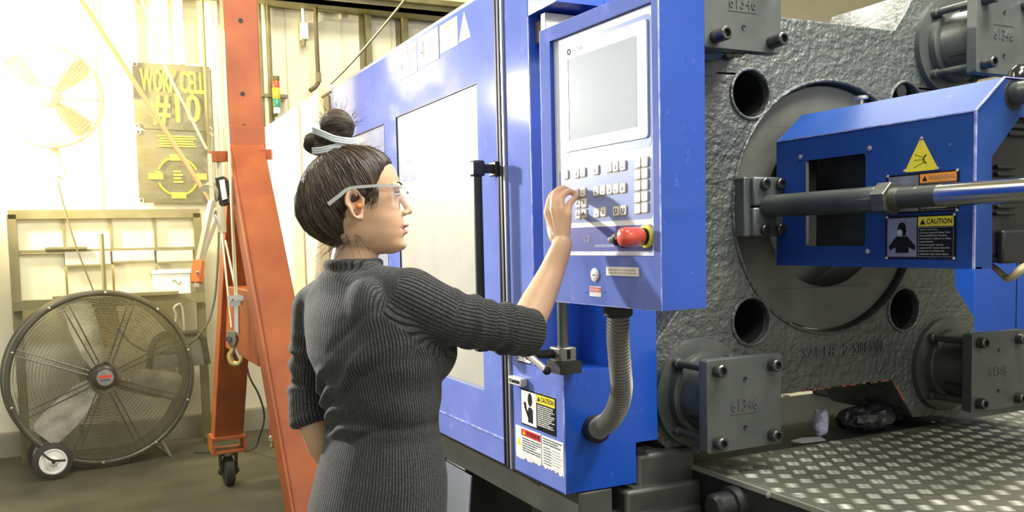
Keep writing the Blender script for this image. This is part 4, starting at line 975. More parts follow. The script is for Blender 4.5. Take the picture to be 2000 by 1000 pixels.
# cast lettering along the lower rail
mb = MB()
for txt, x0, x1 in (('SZ1', 1567, 1596), ('ER', 1610, 1632), ('2', 1646, 1658), ('5301-5001', 1666, 1722)):
    a0, b0 = pf.px(x0, 701 - (x0 - 1567) * .108); a1, b1 = pf.px(x1, 681 - (x1 - 1567) * .108)
    put_text(mb, pf, txt, a0, b0, a1, b1, 0, thick=.0035)
    mb.fbox(pf, a0 - .004, a1 + .004, b0 - .008, b0 - .005, 0, .003)
pl_.part('cast_lettering', mb, M('lettering_iron', (.10, .11, .095), .4, metal=.3), smooth=0)
# drips and a chipped red primer line on the lower edge
mb = MB(); rnd = random.Random(4)
for i in range(14):
    a = PX - .2 + .46 * rnd.random(); mb.fbox(pf, a, a + .01 + .03 * rnd.random(), PZ - .5665, PZ - .5625, -.004, .0006)
mb.prism(pf, [(PX + .272, PZ - .566), (PX + .285, PZ - .578), (PX + .335, PZ - .64), (PX + .325, PZ - .64)], 0, .0006)
pl_.part('primer_chips', mb, M('red_primer', (.36, .10, .05), .6), smooth=0, kind='stuff')
for (x, y) in ((1760, 178),):
    a, b = pf.px(x, y); pl_.part('eyebolt_hole', MB().lathe(pf.p(a, b, 0), pf.n, [(0, .022), (.002, .022)], 20), m_hole)

def socket_bolt(t, parent, p, axis, r, ln, name='bolt'):
    b = t.part(name, MB().lathe(p, axis, [(0, r), (ln - .003, r), (ln, r - .003), (ln, r * .60), (ln - .012, r * .58), (ln - .012, .001)], 24), m_steel, parent=parent)
    return b
def lock(label, sx, sz, blen, num, bar):
    cx, cz = PX + sx * .520, PZ + sz * .530
    if sx > 0 and sz < 0: cx += .0
    t = Thing('tie_bar_lock', label, 'lock plate', (cx, 1.9, cz), 'tie bar locks of the platen')
    YF = 1.85; f_ = FY(YF)
    p = t.part('plate', MB().prism(f_, rrect(cx - .128, cx + .128, cz - .125, cz + .125, .008, 3), -.034, 0), m_plate, bevel=.002)
    t.part('flange', MB().lathe((cx, PY - .022, cz), (0, 1, 0), [(0, .13), (.004, .158), (.03, .160)], 48), m_castsm)
    t.part('flange_step', MB().lathe((cx, PY - .05, cz), (0, 1, 0), [(0, .112), (.005, .120), (.03, .122)], 48), m_castsm)
    sl_ = t.part('sleeve', MB().lathe((cx, YF + .03, cz), (0, 1, 0), [(0, .104), (.12, .104), (.14, .110), (.17, .110)], 48), m_castsm)
    for s in (.5, 2.0, 3.6, 5.2):
        t.part('slot', MB().bar((cx + .104 * cos(s), YF + .04, cz + .104 * sin(s)), (cx + .104 * cos(s), YF + .12, cz + .104 * sin(s)), .008, .012), m_hole, parent=sl_)
    for a in (-.094, .094):
        for b in (-.097, .097):
            t.part('stay_rod', MB().lathe((cx + a, YF + .03, cz + b), (0, 1, 0), [(0, .0115), (.13, .0115), (.132, .015), (.165, .015)], 14), m_castsm)
            bo = socket_bolt(t, p, (cx + a, YF - .0, cz + b), (0, -1, 0), .0175, blen)
    for b in (-.066, .066):
        t.part('pin_hole', MB().lathe((cx, YF + .0002, cz + b), (0, -1, 0), [(0, .0065), (.0022, .0062), (.001, .004), (.0008, .0001)], 14), m_hole, parent=p)
    mb = MB(); put_text(mb, f_, num, cx - .048, cz - .018, cx + .042, cz + .014, 0, thick=.0022)
    bb = cz - .027 if bar < 0 else cz + .026
    mb.fbox(f_, cx - .05, cx + .044, bb, bb + .003, 0, .0014)
    t.part('cast_number', mb, M('number_iron', (.095, .105, .095), .42, metal=.3), parent=p, smooth=0)
    return t
lock('lower left lock plate with chipped red paint beside the tread platform', -1, -1, .026, '61346', -1)
lock('lower right lock plate at the edge of the platen above the tread platform', 1, -1, .026, '61346', -1)
lock('upper left lock plate with long bolts beside the control panel', -1, 1, .050, '61346', -1)
lock('upper right lock plate above the blue ejector cover', 1, 1, .040, '61346', 1)
# debris on the upper left sleeve
a = on_y(1440, 108, 1.9)
solo('grease_clump', MB().ball(a, (.02, .012, .006), 10, 6).ball(a + Vector((-.018, .01, .002)), (.012, .01, .006), 8, 5), M('yellow_grease', (.30, .27, .10), .6, bump=1, bscale=90), 'small yellowish grease clump under the upper left lock plate', 'grease')

# ejector cover ------------------------------------------------------
XC, YC1, YC0, ZC0, ZC1 = 1.86, 2.015, 1.372, 1.311, 1.673
cf = FX(XC)
tl_ = on_y(1566, 225, YC1); X2, Z2 = tl_.x, tl_.z
ec = Thing('ejector_cover', 'chamfered blue ejector cover with window, warning triangle and safety signs', 'machine cover', (XC + .2, 1.7, ZC0))
wq = [cf.px(*p) for p in ((1576, 312), (1690, 301), (1690, 482), (1573, 479))]
w0, w1 = (wq[0][0] + wq[3][0]) / 2, (wq[1][0] + wq[2][0]) / 2; h1, h0 = (wq[0][1] + wq[1][1]) / 2, (wq[2][1] + wq[3][1]) / 2
front = ec.part('front_sheet', MB().prism(cf, rect(-YC1, -YC0, ZC0, ZC1), -.004, 0, [rrect(w0, w1, h0, h1, .008)]), m_cover, smooth=0)
mb = MB().hexa([(XC, YC1, ZC1), (XC, YC0, ZC1), (X2, YC0, Z2), (X2, YC1, Z2), (XC + .003, YC1, ZC1 - .004), (XC + .003, YC0, ZC1 - .004), (X2 + .002, YC0, Z2 - .004), (X2 + .002, YC1, Z2 - .004)])
ec.part('chamfer_sheet', mb, m_cover, smooth=0)
ec.part('top_sheet', MB().box((X2, YC0, Z2 - .004), (2.62, YC1, Z2)), m_cover, smooth=0)
ec.part('bottom_flange', MB().box((XC + .001, YC0, ZC0), (XC + .03, YC1, ZC0 + .004)), m_cover, smooth=0)
ef = FY(YC0)
pts = [(XC, ZC0), ef.px(1938, 524), ef.px(1937, 306), ef.px(1992, 229), (2.62, ef.px(1992, 229)[1] + .005), (2.62, Z2), (X2, Z2), (XC, ZC1)]
ends = ec.part('end_sheet', MB().prism(ef, pts, -.004, 0), m_cover, smooth=0)
mb = MB(); mb.bar((XC, YC0 - .0008, ZC0), (XC, YC0 - .0008, ZC1), .005, .005); mb.bar((XC, YC0 - .0008, ZC1), (X2, YC0 - .0008, Z2), .004, .004); mb.bar((XC - .0006, YC0, ZC1), (XC - .0006, YC1, ZC1), .003, .003); mb.bar((X2, YC0 - .0008, Z2), (2.62, YC0 - .0008, Z2), .003, .003)
ec.part('pale_edge', mb, m_edge, smooth=0)
mb = MB(); mb.fbox(cf, w0 - .0005, w0 + .0025, h0 + .004, h1 - .004, -.008, .001)
ec.part('window_edge', mb, M('bright_edge', (.4, .42, .40), .4, metal=.5), parent=front, smooth=0)
for (x, y) in ((1699, 290), (1695, 491), (1564, 307)):
    a, b = cf.px(x, y); ec.part('screw', MB().lathe(cf.p(a, b, 0), cf.n, [(0, .007), (.003, .007), (.005, .004), (.0055, .001)], 14), m_zinc)
a = on_x(1682, 197, X2 + .03)
ec.part('thumb_screw', MB().lathe((a.x, a.y, Z2), (0, 0, 1), [(0, .006), (.018, .006), (.019, .018), (.027, .018), (.028, .01)], 12), m_zinc)
a, b = ef.px(1981, 186)
ec.part('rod_hole', MB().lathe(ef.p(a, b, 0), ef.n, [(0, .036), (.001, .035)], 26), m_hole, parent=ends)
# inside the window: guide plate and hub end
gi = Thing('ejector_core', 'rough grey round hub seen inside the ejector cover\'s window', 'machine part', (2.02, 1.75, 1.3))
gi.part('back_plate', MB().box((2.06, 1.44, 1.318), (2.09, 2.00, 1.72)), m_castsm)
a = on_x(1655, 452, 1.99)
gi.part('hub_end', MB().lathe((2.055, a.y, a.z), (-1, 0, 0), [(0, .062), (.075, .062), (.085, .055), (.086, .002)], 32), M('rough_grey_iron', (.16, .16, .15), .6, col2=(.10, .10, .095), nscale=25, bump=.8, bscale=120))
# signs
q = [cf.px(*p) for p in ((1801, 267), (1767, 337), (1833, 331))]
bb = (q[1][1] + q[2][1]) / 2; tx = (q[1][0] + q[2][0]) / 2
o = ec.part('triangle_sign', MB().prism(cf, [(q[1][0], bb), (q[2][0], bb), (tx, q[0][1])], 0, .002), m_yellow, smooth=0, label='yellow spray warning triangle')
tw, th = q[2][0] - q[1][0], q[0][1] - bb
mb = MB()
for p0, p1 in (((-.18, .50), (.08, .40)), ((-.20, .33), (.10, .335)), ((-.20, .12), (.10, .26))):
    for k in range(4):
        u0, u1 = k / 4, k / 4 + .17
        A_ = [(tx + tw * (p0[0] + (p1[0] - p0[0]) * u), bb + th * (p0[1] + (p1[1] - p0[1]) * u)) for u in (u0, u1)]
        mb.bar(cf.p(*A_[0], .0022), cf.p(*A_[1], .0022), .0008, .0022, up=cf.n)
mb.tube([cf.p(tx + tw * x, bb + th * y, .0024) for x, y in ((.16, .46), (.10, .40), (.09, .335), (.10, .27), (.17, .21))], .0015, 5)
ec.part('spray_pictogram', mb, m_ink, parent=o, smooth=0)
for x, y in ((1801, 270), (1768, 334), (1832, 329)):
    a, b = cf.px(x, y); ec.part('rivet', MB().ball(cf.p(a, b, .002), .0042, 8, 5), m_zinc, parent=o)
def wsign(quad, name, head, headmat, rows, fig):
    o, a0, a1, b0, b1 = sticker(ec, None, cf, quad, name, m_signblack, c=.002)
    w_, h_ = a1 - a0, b1 - b0; am = a0 + w_ * .475
    sub(ec, o, 'picture_field', cf, a0 + w_ * .03, am - w_ * .01, b0 + h_ * .05, b1 - h_ * .05, m_alu, .002)
    sub(ec, o, 'header_band', cf, am + w_ * .01, a1 - w_ * .03, b1 - h_ * .26, b1 - h_ * .04, headmat, .002)
    warn_tri(ec, o, cf, am + w_ * .075, b1 - h_ * .215, h_ * .125, m_ink, .0026)
    texts(ec, o, cf, [(head, am + w_ * .13, b1 - h_ * .205, a1 - w_ * .05, b1 - h_ * .09, True)], m_ink if head == 'CAUTION' else M('faded_ink', (.30, .20, .13), .5), .0030, bold=.0003)
    frm = MB(); t_ = w_ * .006
    for r in ((am + w_ * .01, a1 - w_ * .03, b0 + h_ * .05, b0 + h_ * .05 + t_), (am + w_ * .01, a1 - w_ * .03, b1 - h_ * .29, b1 - h_ * .29 + t_), (am + w_ * .01, am + w_ * .01 + t_, b0 + h_ * .05, b1 - h_ * .29), (a1 - w_ * .03 - t_, a1 - w_ * .03, b0 + h_ * .05, b1 - h_ * .29)): frm.fbox(cf, *r, .002, .0024)
    ec.part('text_frame', frm, m_alu, parent=o, smooth=0)
    n = len(rows); mb = MB(); bt, bo = b1 - h_ * .31, b0 + h_ * .07
    for i, rtx in enumerate(rows):
        if not rtx: continue
        y1 = bt - (bt - bo) * i / n; y0 = bt - (bt - bo) * (i + .72) / n
        put_text(mb, cf, rtx, am + w_ * .03, y0, am + w_ * .03 + min(len(rtx) / 30, 1) * w_ * .45, y1, .0021)
    ec.part('lettering', mb, M('sign_text_white', (.6, .6, .58), .5), parent=o, smooth=0)
    pm = MB(); ac = a0 + w_ * .25
    if fig == 'mask':
        hr = h_ * .10; hc = b1 - h_ * .30
        pm.prism(cf, [(ac + hr * 1.15 * cos(s), hc + hr * 1.5 * sin(s)) for s in np.linspace(-.5, pi + .3, 18)], .0026, .0032)
        pm.prism(cf, [(ac + hr * .2, hc - hr * 1.7), (ac + hr * 1.15, hc - hr * 1.5), (ac + hr * 1.2, hc - hr * .3), (ac + hr * .3, hc - hr * .5)], .0026, .0032)
        pm.prism(cf, [(ac - w_ * .09, b0 + h_ * .14), (ac + w_ * .10, b0 + h_ * .14), (ac + w_ * .10, b0 + h_ * .27), (ac + w_ * .19, b0 + h_ * .20), (ac + w_ * .20, b0 + h_ * .30), (ac + w_ * .08, b0 + h_ * .52), (ac - w_ * .08, b0 + h_ * .52), (ac - w_ * .19, b0 + h_ * .30), (ac - w_ * .18, b0 + h_ * .20), (ac - w_ * .09, b0 + h_ * .27)], .0026, .0032)
        ec.part('respirator_mark', MB().prism(cf, circ(ac - hr * .55, hc - hr * .9, hr * .75, 14), .0032, .0036), M('pale_alu', (.5, .5, .5), .4), parent=o, smooth=0)
    else:
        pm.prism(cf, [(ac + w_ * .06 * cos(s) - w_ * .08, b0 + h_ * .42 + h_ * .16 * sin(s)) for s in np.linspace(0, pi, 12)], .0026, .0032)
        pm.bar(cf.p(ac, b0 + h_ * .52, .003), cf.p(ac + w_ * .16, b0 + h_ * .70, .003), .0008, .003, up=cf.n)
        pm.bar(cf.p(ac + w_ * .02, b0 + h_ * .47, .003), cf.p(ac + w_ * .18, b0 + h_ * .56, .003), .0008, .003, up=cf.n)
    ec.part('pictogram', pm, m_ink, parent=o, smooth=0)
    for a in (a0 + w_ * .02, a1 - w_ * .02):
        for b in (b0 + h_ * .02, b1 - h_ * .02): ec.part('rivet', MB().ball(cf.p(a, b, .002), .0042, 8, 5), m_zinc, parent=o)
wsign(((1733, 343), (1875, 331), (1873, 412), (1732, 419)), 'warning_sign', 'WARNING', m_orange, ['', '', '', '', '', '', '', 'Can cause severe burns.'], 'burn')
wsign(((1732, 424), (1870, 416), (1866, 507), (1729, 505)), 'caution_sign', 'CAUTION', m_yellow, ['Vapors and fumes.', 'Consult material Safety Data', 'Sheets(MSDS) for handling', 'information. Adhere to safety', 'requirements.', 'Protective gear may be', 'required for some materials.', 'Exposure to certain raw', 'materials may cause injury.'], 'mask')

# ejector rod ---------------------------------------------------------
r0 = on_y(1503, 403, 1.985); r1 = on_x(2000, 371, r0.x)
rd = (r1 - r0).normalized()
def along_rod(x):                                                   # where the rod meets the view column x
    y = on_x(x, 390, r0.x).y; return r0 + rd * ((y - r0.y) / rd.y)
er = Thing('ejector_rod', 'dark ejector rod with hex nut and chrome end reaching out of the platen', 'rod', r0)
def seg(name, xa, xb, r, mat, n=28, ra=None):
    a, b = along_rod(xa), (along_rod(xb) if not isinstance(xb, Vector) else xb)
    return er.part(name, MB().lathe(a, b - a, [(0, r - .002), (.002, r), ((b - a).length - .002, r), ((b - a).length, r - .002)], n), mat, smooth=40)
seg('shaft', 1492, 1716, .0325, m_castsm)
seg('wrench_flat', 1690, 1722, .0335, M('worn_steel', (.20, .20, .16), .4, metal=.6, col2=(.10, .10, .08), nscale=30), 8)
seg('hex_nut', 1719, 1746, .0415, M('nut_steel', (.17, .175, .15), .38, metal=.6, col2=(.10, .105, .09), nscale=40), 6)
a, b = along_rod(1744), along_rod(1762)
er.part('thread', MB().lathe(a, b - a, [((b - a).length * i / 20, .0275 if i % 2 else .0245) for i in range(21)], 24), M('thread_steel', (.18, .18, .15), .35, metal=.7))
seg('sleeve', 1758, 1838, .0262, M('chipped_sleeve', (.055, .065, .055), .45, metal=.3, wear=(.6, .6, .5), wscale=28, wlo=.64, whi=.66))
ch_end = r0 + rd * ((.55 - r0.y) / rd.y)
seg('chrome_end', 1836, ch_end, .0272, m_chrome)
# bracket on the disc
bk = Thing('rod_clamp', 'split steel clamp bolted on the platen disc around the rod', 'clamp', r0)
c = on_y(1500, 404, 2.0); bf = FY(2.035)
for sg in (1, -1):
    o = bk.part('jaw', MB().fbox(bf, c.x - .062, c.x + .052, c.z + sg * .002, c.z + sg * .086, -.03, .045), m_plate, bevel=.006)
    for dx in (-.028, .030):
        bk.part('bolt', MB().lathe(bf.p(c.x + dx + .004, c.z + sg * .066, .045), bf.n, [(0, .016), (.013, .016), (.015, .014), (.015, .009), (.006, .009), (.006, .001)], 20), m_steel, parent=o)
    bk.part('washer', MB().lathe(bf.p(c.x + .034, c.z + sg * .066, .045), bf.n, [(0, .019), (.003, .019)], 20), m_castsm, parent=o)
bk.part('base_block', MB().fbox(bf, c.x - .085, c.x - .058, c.z - .086, c.z + .086, -.03, .03), m_castsm, bevel=.004)

# motor at the right edge ----------------------------------------------
mo = Thing('ejector_motor', 'black finned motor housing at the right edge beside the ejector cover', 'motor', (2.1, 1.6, 1.32))
mo.part('housing', MB().box((1.94, 1.40, 1.325), (2.45, 1.95, 1.70)), m_blackm, bevel=.02)
mf = FY(1.40)
for i, (x0, x1, y) in enumerate(((1966, 2030, 248), (1962, 2030, 262), (1940, 1976, 327), (1940, 1974, 341), (1940, 1974, 404), (1938, 1974, 417))):
    (a0, b0), (a1, b1) = mf.px(x0, y + 4), mf.px(x1, y - 4)
    mo.part('fin', MB().fbox(mf, a0, a1, b0, b1, 0, .014), m_black, bevel=.003)
a, b = mf.px(1964, 497)
mo.part('cover_bolt', MB().lathe(mf.p(a, b, 0), mf.n, [(0, .010), (.008, .010), (.011, .005)], 12), m_zinc)
mo.part('terminal_box', MB().fbox(mf, mf.px(1945, 440)[0], mf.px(2010, 440)[0] + .1, mf.px(1945, 515)[1], mf.px(1945, 450)[1], 0, .02), m_black, bevel=.006)
pts = spline([on_y(1930, 514, 1.5), on_y(1944, 524, 1.45), on_y(1962, 540, 1.42), on_y(1972, 543, 1.40), on_y(1992, 528, 1.38), on_y(2004, 512, 1.4)], 6)
solo('motor_wiring', MB().tube(pts, lambda q: .006 + .006 * q, 8), M('tan_loom', (.36, .30, .16), .6, bump=.6, bscale=80), 'tan wiring loom drooping below the black motor', 'cable')
# hydraulic cylinder pipe and cap at the upper right
a, b = ef.px(1981, 186); p0 = ef.p(a + .004, b + .004, 0)
cy = Thing('guide_rod', 'dark guide rod poking through the ejector cover\'s end hole', 'rod', p0)
cy.part('rod', MB().cyl(p0 + Vector((0, .15, 0)), p0 - Vector((0, .55, -.0)), .027, 24), m_castsm)
cy.part('rod_collar', MB().lathe(p0 + Vector((0, .03, 0)), (0, -1, 0), [(0, .03), (.02, .03)], 24), m_blackm)
c0_ = on_y(1988, 163, 1.62)
cp_ = Thing('filler_cap', 'glossy black domed cap standing on the ejector cover at the right edge', 'cap', (c0_.x, 1.62, Z2))
cp_.part('dome', MB().lathe((c0_.x + .01, 1.62, Z2), (0, 0, 1), [(0, .035), (.06, .035), (.085, .030), (.10, .018), (.104, .003)], 24), M('gloss_black', (.01, .01, .011), .12, coat=.8), smooth=60)
cp_.part('base_ring', MB().lathe((c0_.x + .01, 1.62, Z2), (0, 0, 1), [(0, .04), (.012, .04), (.014, .036)], 24), m_black)
# blue cabinet at the right edge behind the platen
p = on_y(1903, 580, 2.75)
rc = Thing('rear_cabinet', 'blue rear cabinet visible past the platen\'s right edge', 'cabinet', (p.x + .4, 3.0, 0))
rc.part('body', MB().box((p.x, 2.75, .62), (p.x + 1.4, 3.5, 1.62)), m_blue, bevel=.004)
rc.part('plinth', MB().box((p.x + .02, 2.8, 0), (p.x + 1.38, 3.45, .62)), m_base)
rc.part('door_seam', MB().box((p.x + .30, 2.748, .66), (p.x + .304, 2.7505, 1.58)), m_ink)
# bed under the platen ---------------------------------------------------
mbd = Thing('platen_bed', 'black stepped cast bed under the platen left of the tread platform', 'machine bed', (1.45, 2.2, 0))
mbd.part('block', MB().box((1.36, 2.02, 0), (1.56, 2.5, .80)), m_base, bevel=.012)
mbd.part('ledge', MB().box((1.30, 1.985, 0), (1.555, 2.5, .715)), m_base, bevel=.01)
mbd.part('ledge', MB().box((1.27, 1.95, 0), (1.53, 2.5, .655)), m_base, bevel=.01)
b = on_z(1253, 886, .80); mbd.part('anchor_bolt', MB().lathe((1.385, 2.05, .80), (0, 0, 1), [(0, .018), (.02, .018), (.022, .012)], 6), m_blackm)
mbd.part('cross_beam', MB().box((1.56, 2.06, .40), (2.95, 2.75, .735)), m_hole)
p0, p1 = on_y(1752, 770, 2.32), on_y(1872, 835, 2.32)
mbd.part('guide_shoe', MB().box((p0.x, 2.30, .735), (p1.x + .3, 2.75, .905)), m_base, bevel=.006)
a = on_y(1822, 797, 2.30); mbd.part('grease_nipple', MB().lathe((a.x, 2.30, a.z), (0, -1, 0), [(0, .008), (.01, .007), (.016, .003)], 10), m_zinc)
q0, q1 = on_y(1535, 822, 3.3), on_y(1650, 765, 3.3)
solo('lit_gap_board', MB().hexa([(q0.x - .3, 2.95, 0), (q1.x + .02, 2.95, 0), (q1.x + .02, 3.0, 0), (q0.x - .3, 3.0, 0), (q0.x - .3, 3.3, q1.z + .03), (q1.x + .02, 3.3, q1.z + .03), (q1.x + .02, 3.32, q1.z + .03), (q0.x - .3, 3.32, q1.z + .03)]), M('lit_gap_yellow', (.66, .63, .40), .7, wear=(.1, .1, .06), wscale=14, wlo=.55, whi=.62), 'pale worn board seen through the gap under the platen', 'board')  # stand-in board: its pale colour gives the lit floor and wall beyond
q0 = on_y(1652, 795, 2.85)
solo('grey_upright', MB().box((q0.x - .012, 2.85, 0), (q0.x + .02, 2.87, q0.z + .05)), M('lilac_grey', (.35, .35, .45), .5), 'small lilac grey upright behind the black bags', 'bracket', bevel=.002)

# bags and scraps ----------------------------------------------------------
m_bag = M('black_bag', (.018, .018, .020), .38, bump=.9, bscale=28, bdist=.02, spec=.5)
def blob(name, c, r, seed, mat, label, cat, amp=.35, n=28, m=18, group=None):
    mb = MB().ball(c, r, n, m); c = Vector(c)
    v2 = []
    for v in mb.v:
        d = Vector(v) - c; k = 1 + amp * noise.noise(d * 12 + Vector((seed, 0, 0))) + amp * .9 * (.3 - abs(noise.noise(d * 30 + Vector((0, seed, 0)))))
        q = c + d * k; q.z = max(q.z, c.z - r[2] * .85); v2.append(tuple(q))
    mb.v = v2
    return solo(name, mb, mat, label, cat, group, smooth=28)
p = on_y(1705, 815, 2.26); blob('black_bag', (p.x, 2.19, .815), (.085, .08, .080), 3, m_bag, 'taller crumpled black bag under the platen\'s lower edge', 'bag', .25)
p = on_y(1655, 822, 2.20); blob('black_bag', (p.x, 2.13, .785), (.085, .06, .045), 8, m_bag, 'flatter crumpled black bag next to the scrap paper', 'bag', .45)
p = on_y(1603, 835, 2.12); blob('paper_scrap', (p.x, 2.12, .785), (.022, .02, .045), 5, M('blue_grey_paper', (.42, .44, .58), .6, bump=1, bscale=60, bdist=.01), 'crumpled blue-grey paper scrap beside the black bags', 'paper', 1.0, 12, 9)
p = on_y(1580, 850, 2.07); solo('flat_scrap', MB().prism(Fr((p.x, 2.07, .7515), (1, 0, 0), (0, 1, 0)), [(-.05, -.02), (.04, -.03), (.06, .01), (0, .03), (-.06, .015)], 0, .003), M('grey_card', (.35, .33, .36), .6), 'flat torn grey card behind the tread platform', 'paper')

# tread platform ---------------------------------------------------------------
ZP = .75; XA, XZ, YA, YZ = 1.548, 3.7, .75, 2.030
tp = Thing('tread_platform', 'worn aluminium tread plate platform on a black frame at the lower right', 'platform', (2.6, 1.4, 0))
m_tread = M('tread_aluminium', (.20, .20, .15), .42, metal=.3, col2=(.12, .12, .09), nscale=3.5, lo=.35, hi=.7, rvar=.15, bump=.2, bscale=60, wear=(.03, .03, .025), wscale=10, wlo=.68, whi=.78)
m_bar = M('tread_bar_metal', (.34, .335, .27), .42, metal=.3, col2=(.20, .195, .15), nscale=5)
tp.part('plate', MB().box((XA, YA, ZP - .005), (XZ, YZ, ZP)), m_tread, smooth=0)
th_ = radians(-33); e1 = Vector((cos(th_), sin(th_), 0)); e2 = Vector((-sin(th_), cos(th_), 0)); cs = .045; o0 = Vector((2.3, 1.5, ZP))
mb = MB()
for i in range(-45, 46):
    for j in range(-45, 46):
        c = o0 + e1 * (i * cs) + e2 * (j * cs)
        if not (XA + .02 < c.x < XZ - .02 and YA + .02 < c.y < YZ - .02): continue
        d, w_ = (e1, e2) if (i + j) % 2 else (e2, e1)
        for k in range(-2, 3):
            q = c + w_ * (k * .0078); L_, wd, hh = .019, .0024, .0018
            mb.add([q - d * L_, q - w_ * wd, q + d * L_, q + w_ * wd, q - d * L_ * .45 + Vector((0, 0, hh)), q + d * L_ * .45 + Vector((0, 0, hh))],
                   [(0, 1, 4), (1, 5, 4), (1, 2, 5), (2, 3, 5), (3, 4, 5), (3, 0, 4)])
o = mb.build('tread_bars', m_bar, 0, 0, tp.loc, fix=False); o.parent = tp.o; o['kind'] = 'stuff'
tp.part('edge_strip', MB().box((XA - .004, YA, ZP - .012), (XA + .004, YZ, ZP + .001)), M('bright_strip', (.5, .49, .40), .35, metal=.6))
tp.part('side_plate', MB().box((XA, YA, .25), (XA + .012, YZ, ZP - .012)), m_blackm, smooth=0)
tp.part('rear_plate', MB().box((XA, YZ - .012, .25), (XZ, YZ, ZP - .006)), m_blackm, smooth=0)
for x in (XA + .05, 2.6, XZ - .05):
    for y in (YA + .05, YZ - .06): tp.part('leg', MB().box((x - .025, y - .025, 0), (x + .025, y + .025, ZP - .012)), m_blackm)
sf = FX(XA)
a, b = sf.px(1502, 966); tp.part('bolt', MB().lathe(sf.p(a, b, 0), sf.n, [(0, .009), (.006, .009), (.009, .004)], 12), m_zinc)
a, b = sf.px(1440, 985); tp.part('bumper', MB().lathe(sf.p(a, b, 0), sf.n, [(0, .052), (.03, .050), (.032, .040), (.075, .040), (.085, .03), (.086, .004)], 28), m_blackm)
for x, y in ((1505, 884), (1558, 970), (1822, 824), (1842, 822)):
    p = on_z(x, y, ZP); tp.part('screw', MB().ball((p.x, p.y, ZP + .001), (.009, .009, .004), 10, 5), m_zinc)
# ================================================================== the woman at the panel
RH = Vector((RT.x, RT.y, 0)).normalized(); FH = Vector((FW.x, FW.y, 0)).normalized(); UP = Vector((0, 0, 1))
def turn(a): return RH * cos(radians(a)) + FH * sin(radians(a))
BF = turn(38); BL = turn(38 - 90)                                    # her chest's forward, her right
def ellr(c, u, w, a, b, n=32, e=1.0):
    out = []
    for i in range(n):
        s = 2 * pi * i / n; cs_, sn = cos(s), sin(s)
        out.append(c + u * (a * abs(cs_) ** e * (1 if cs_ >= 0 else -1)) + w * (b * abs(sn) ** e * (1 if sn >= 0 else -1)))
    return out
def limb(mb, pts, n=16):
    """a tapering limb through (point, radius) pairs with rounded ends"""
    P = spline([p for p, r in pts], 6); R = []
    for i in range(len(pts) - 1):
        for k in range(6): R.append(pts[i][1] + (pts[i + 1][1] - pts[i][1]) * k / 6)
    R.append(pts[-1][1]); mb.tube(P, R, n); mb.ball(P[0], R[0], 12, 8); mb.ball(P[-1], R[-1], 12, 8)
def remesh(mb, vox, smooth_it=3, lam=.5, mask=None):
    o = mb.build('tmp', None, 0)
    m = o.modifiers.new('r', 'REMESH'); m.mode = 'VOXEL'; m.voxel_size = vox
    bpy.context.view_layer.update()
    dg = bpy.context.evaluated_depsgraph_get()
    me = bpy.data.meshes.new_from_object(o.evaluated_get(dg)); bpy.data.objects.remove(o)
    n = len(me.vertices); co = np.empty(n * 3); me.vertices.foreach_get('co', co); co = co.reshape(n, 3)
    ed = np.empty(len(me.edges) * 2, dtype=np.int64); me.edges.foreach_get('vertices', ed); ed = ed.reshape(-1, 2)
    deg = np.bincount(ed.ravel(), minlength=n).astype(float)
    for _ in range(smooth_it):
        acc = np.zeros_like(co)
        for k in range(3): acc[:, k] = np.bincount(ed[:, 0], co[ed[:, 1], k], n) + np.bincount(ed[:, 1], co[ed[:, 0], k], n)
        d = (acc / np.maximum(deg, 1)[:, None] - co) * lam
        co = co + (d if mask is None else d * mask(co)[:, None])
    me.vertices.foreach_set('co', co.ravel()); me.update()
    return me, co
def normals(me):
    n = len(me.vertices); a = np.empty(n * 3); me.vertices.foreach_get('normal', a); return a.reshape(n, 3)
def setco(me, co): me.vertices.foreach_set('co', np.ascontiguousarray(co).ravel()); me.update()
def attr(me, name, kind, vals, dom='POINT'):
    a = me.attributes.new(name, kind, dom); a.data.foreach_set('vector' if kind == 'FLOAT_VECTOR' else 'value', np.ascontiguousarray(vals, dtype=np.float32).ravel())
def sstep(x): x = np.clip(x, 0, 1); return x * x * (3 - 2 * x)

# ---- landmarks
hipc = at(735, 1000, 1.88); foot = Vector((hipc.x, hipc.y, 0))
pdep = lambda x, y: depth(CAMP + ray(x, y) * ((PF.o - CAMP).dot(PF.n) / ray(x, y).dot(PF.n)))
PANEL_D = pdep(1115, 385) + .009                                     # key tops lie on the recessed membrane
woman = Thing('person', 'woman in a grey ribbed knit dress and clear safety glasses pressing the control panel\'s keys', 'person', foot)

# ---- head frame: f forward, r her right (towards us), z up
HFW = turn(10); HRT = turn(-80); HO = at(696, 402, 1.872)
def H(f, r, z): return HO + HFW * f + HRT * r + UP * z
Hm = np.array([HFW, HRT, UP]); HOn = np.array(HO)
hz = np.array([-.103, -.097, -.0865, -.071, -.061, -.051, -.042, -.028, -.014, .005, .024, .039, .055, .078, .095, .110, .118])
hf = np.array([.076, .0925, .1000, .0975, .1000, .0995, .1005, .0975, .0905, .0895, .0895, .0935, .0915, .083, .067, .044, .012])
hb = np.array([.012, -.006, -.028, -.046, -.055, -.062, -.068, -.079, -.087, -.093, -.096, -.096, -.094, -.085, -.070, -.046, -.012])
hw = np.array([.016, .031, .043, .053, .057, .060, .062, .066, .069, .0715, .073, .074, .074, .070, .061, .043, .012])
def skull(z, s):
    f, b, w = np.interp(z, hz, hf), np.interp(z, hz, hb), np.interp(z, hz, hw)
    c, sn = np.cos(s), np.sin(s)
    low = np.clip((.02 - z) / .1, 0, 1)
    ff = np.where(c > 0, f * np.abs(c) ** (.78 + .12 * low), b * np.abs(c) ** .8)
    mid = (f + b) / 2 * 0
    return ff + mid, w * np.sign(sn) * np.abs(sn) ** (.86 + .22 * low * (c > 0))
mb = MB(); rs = []
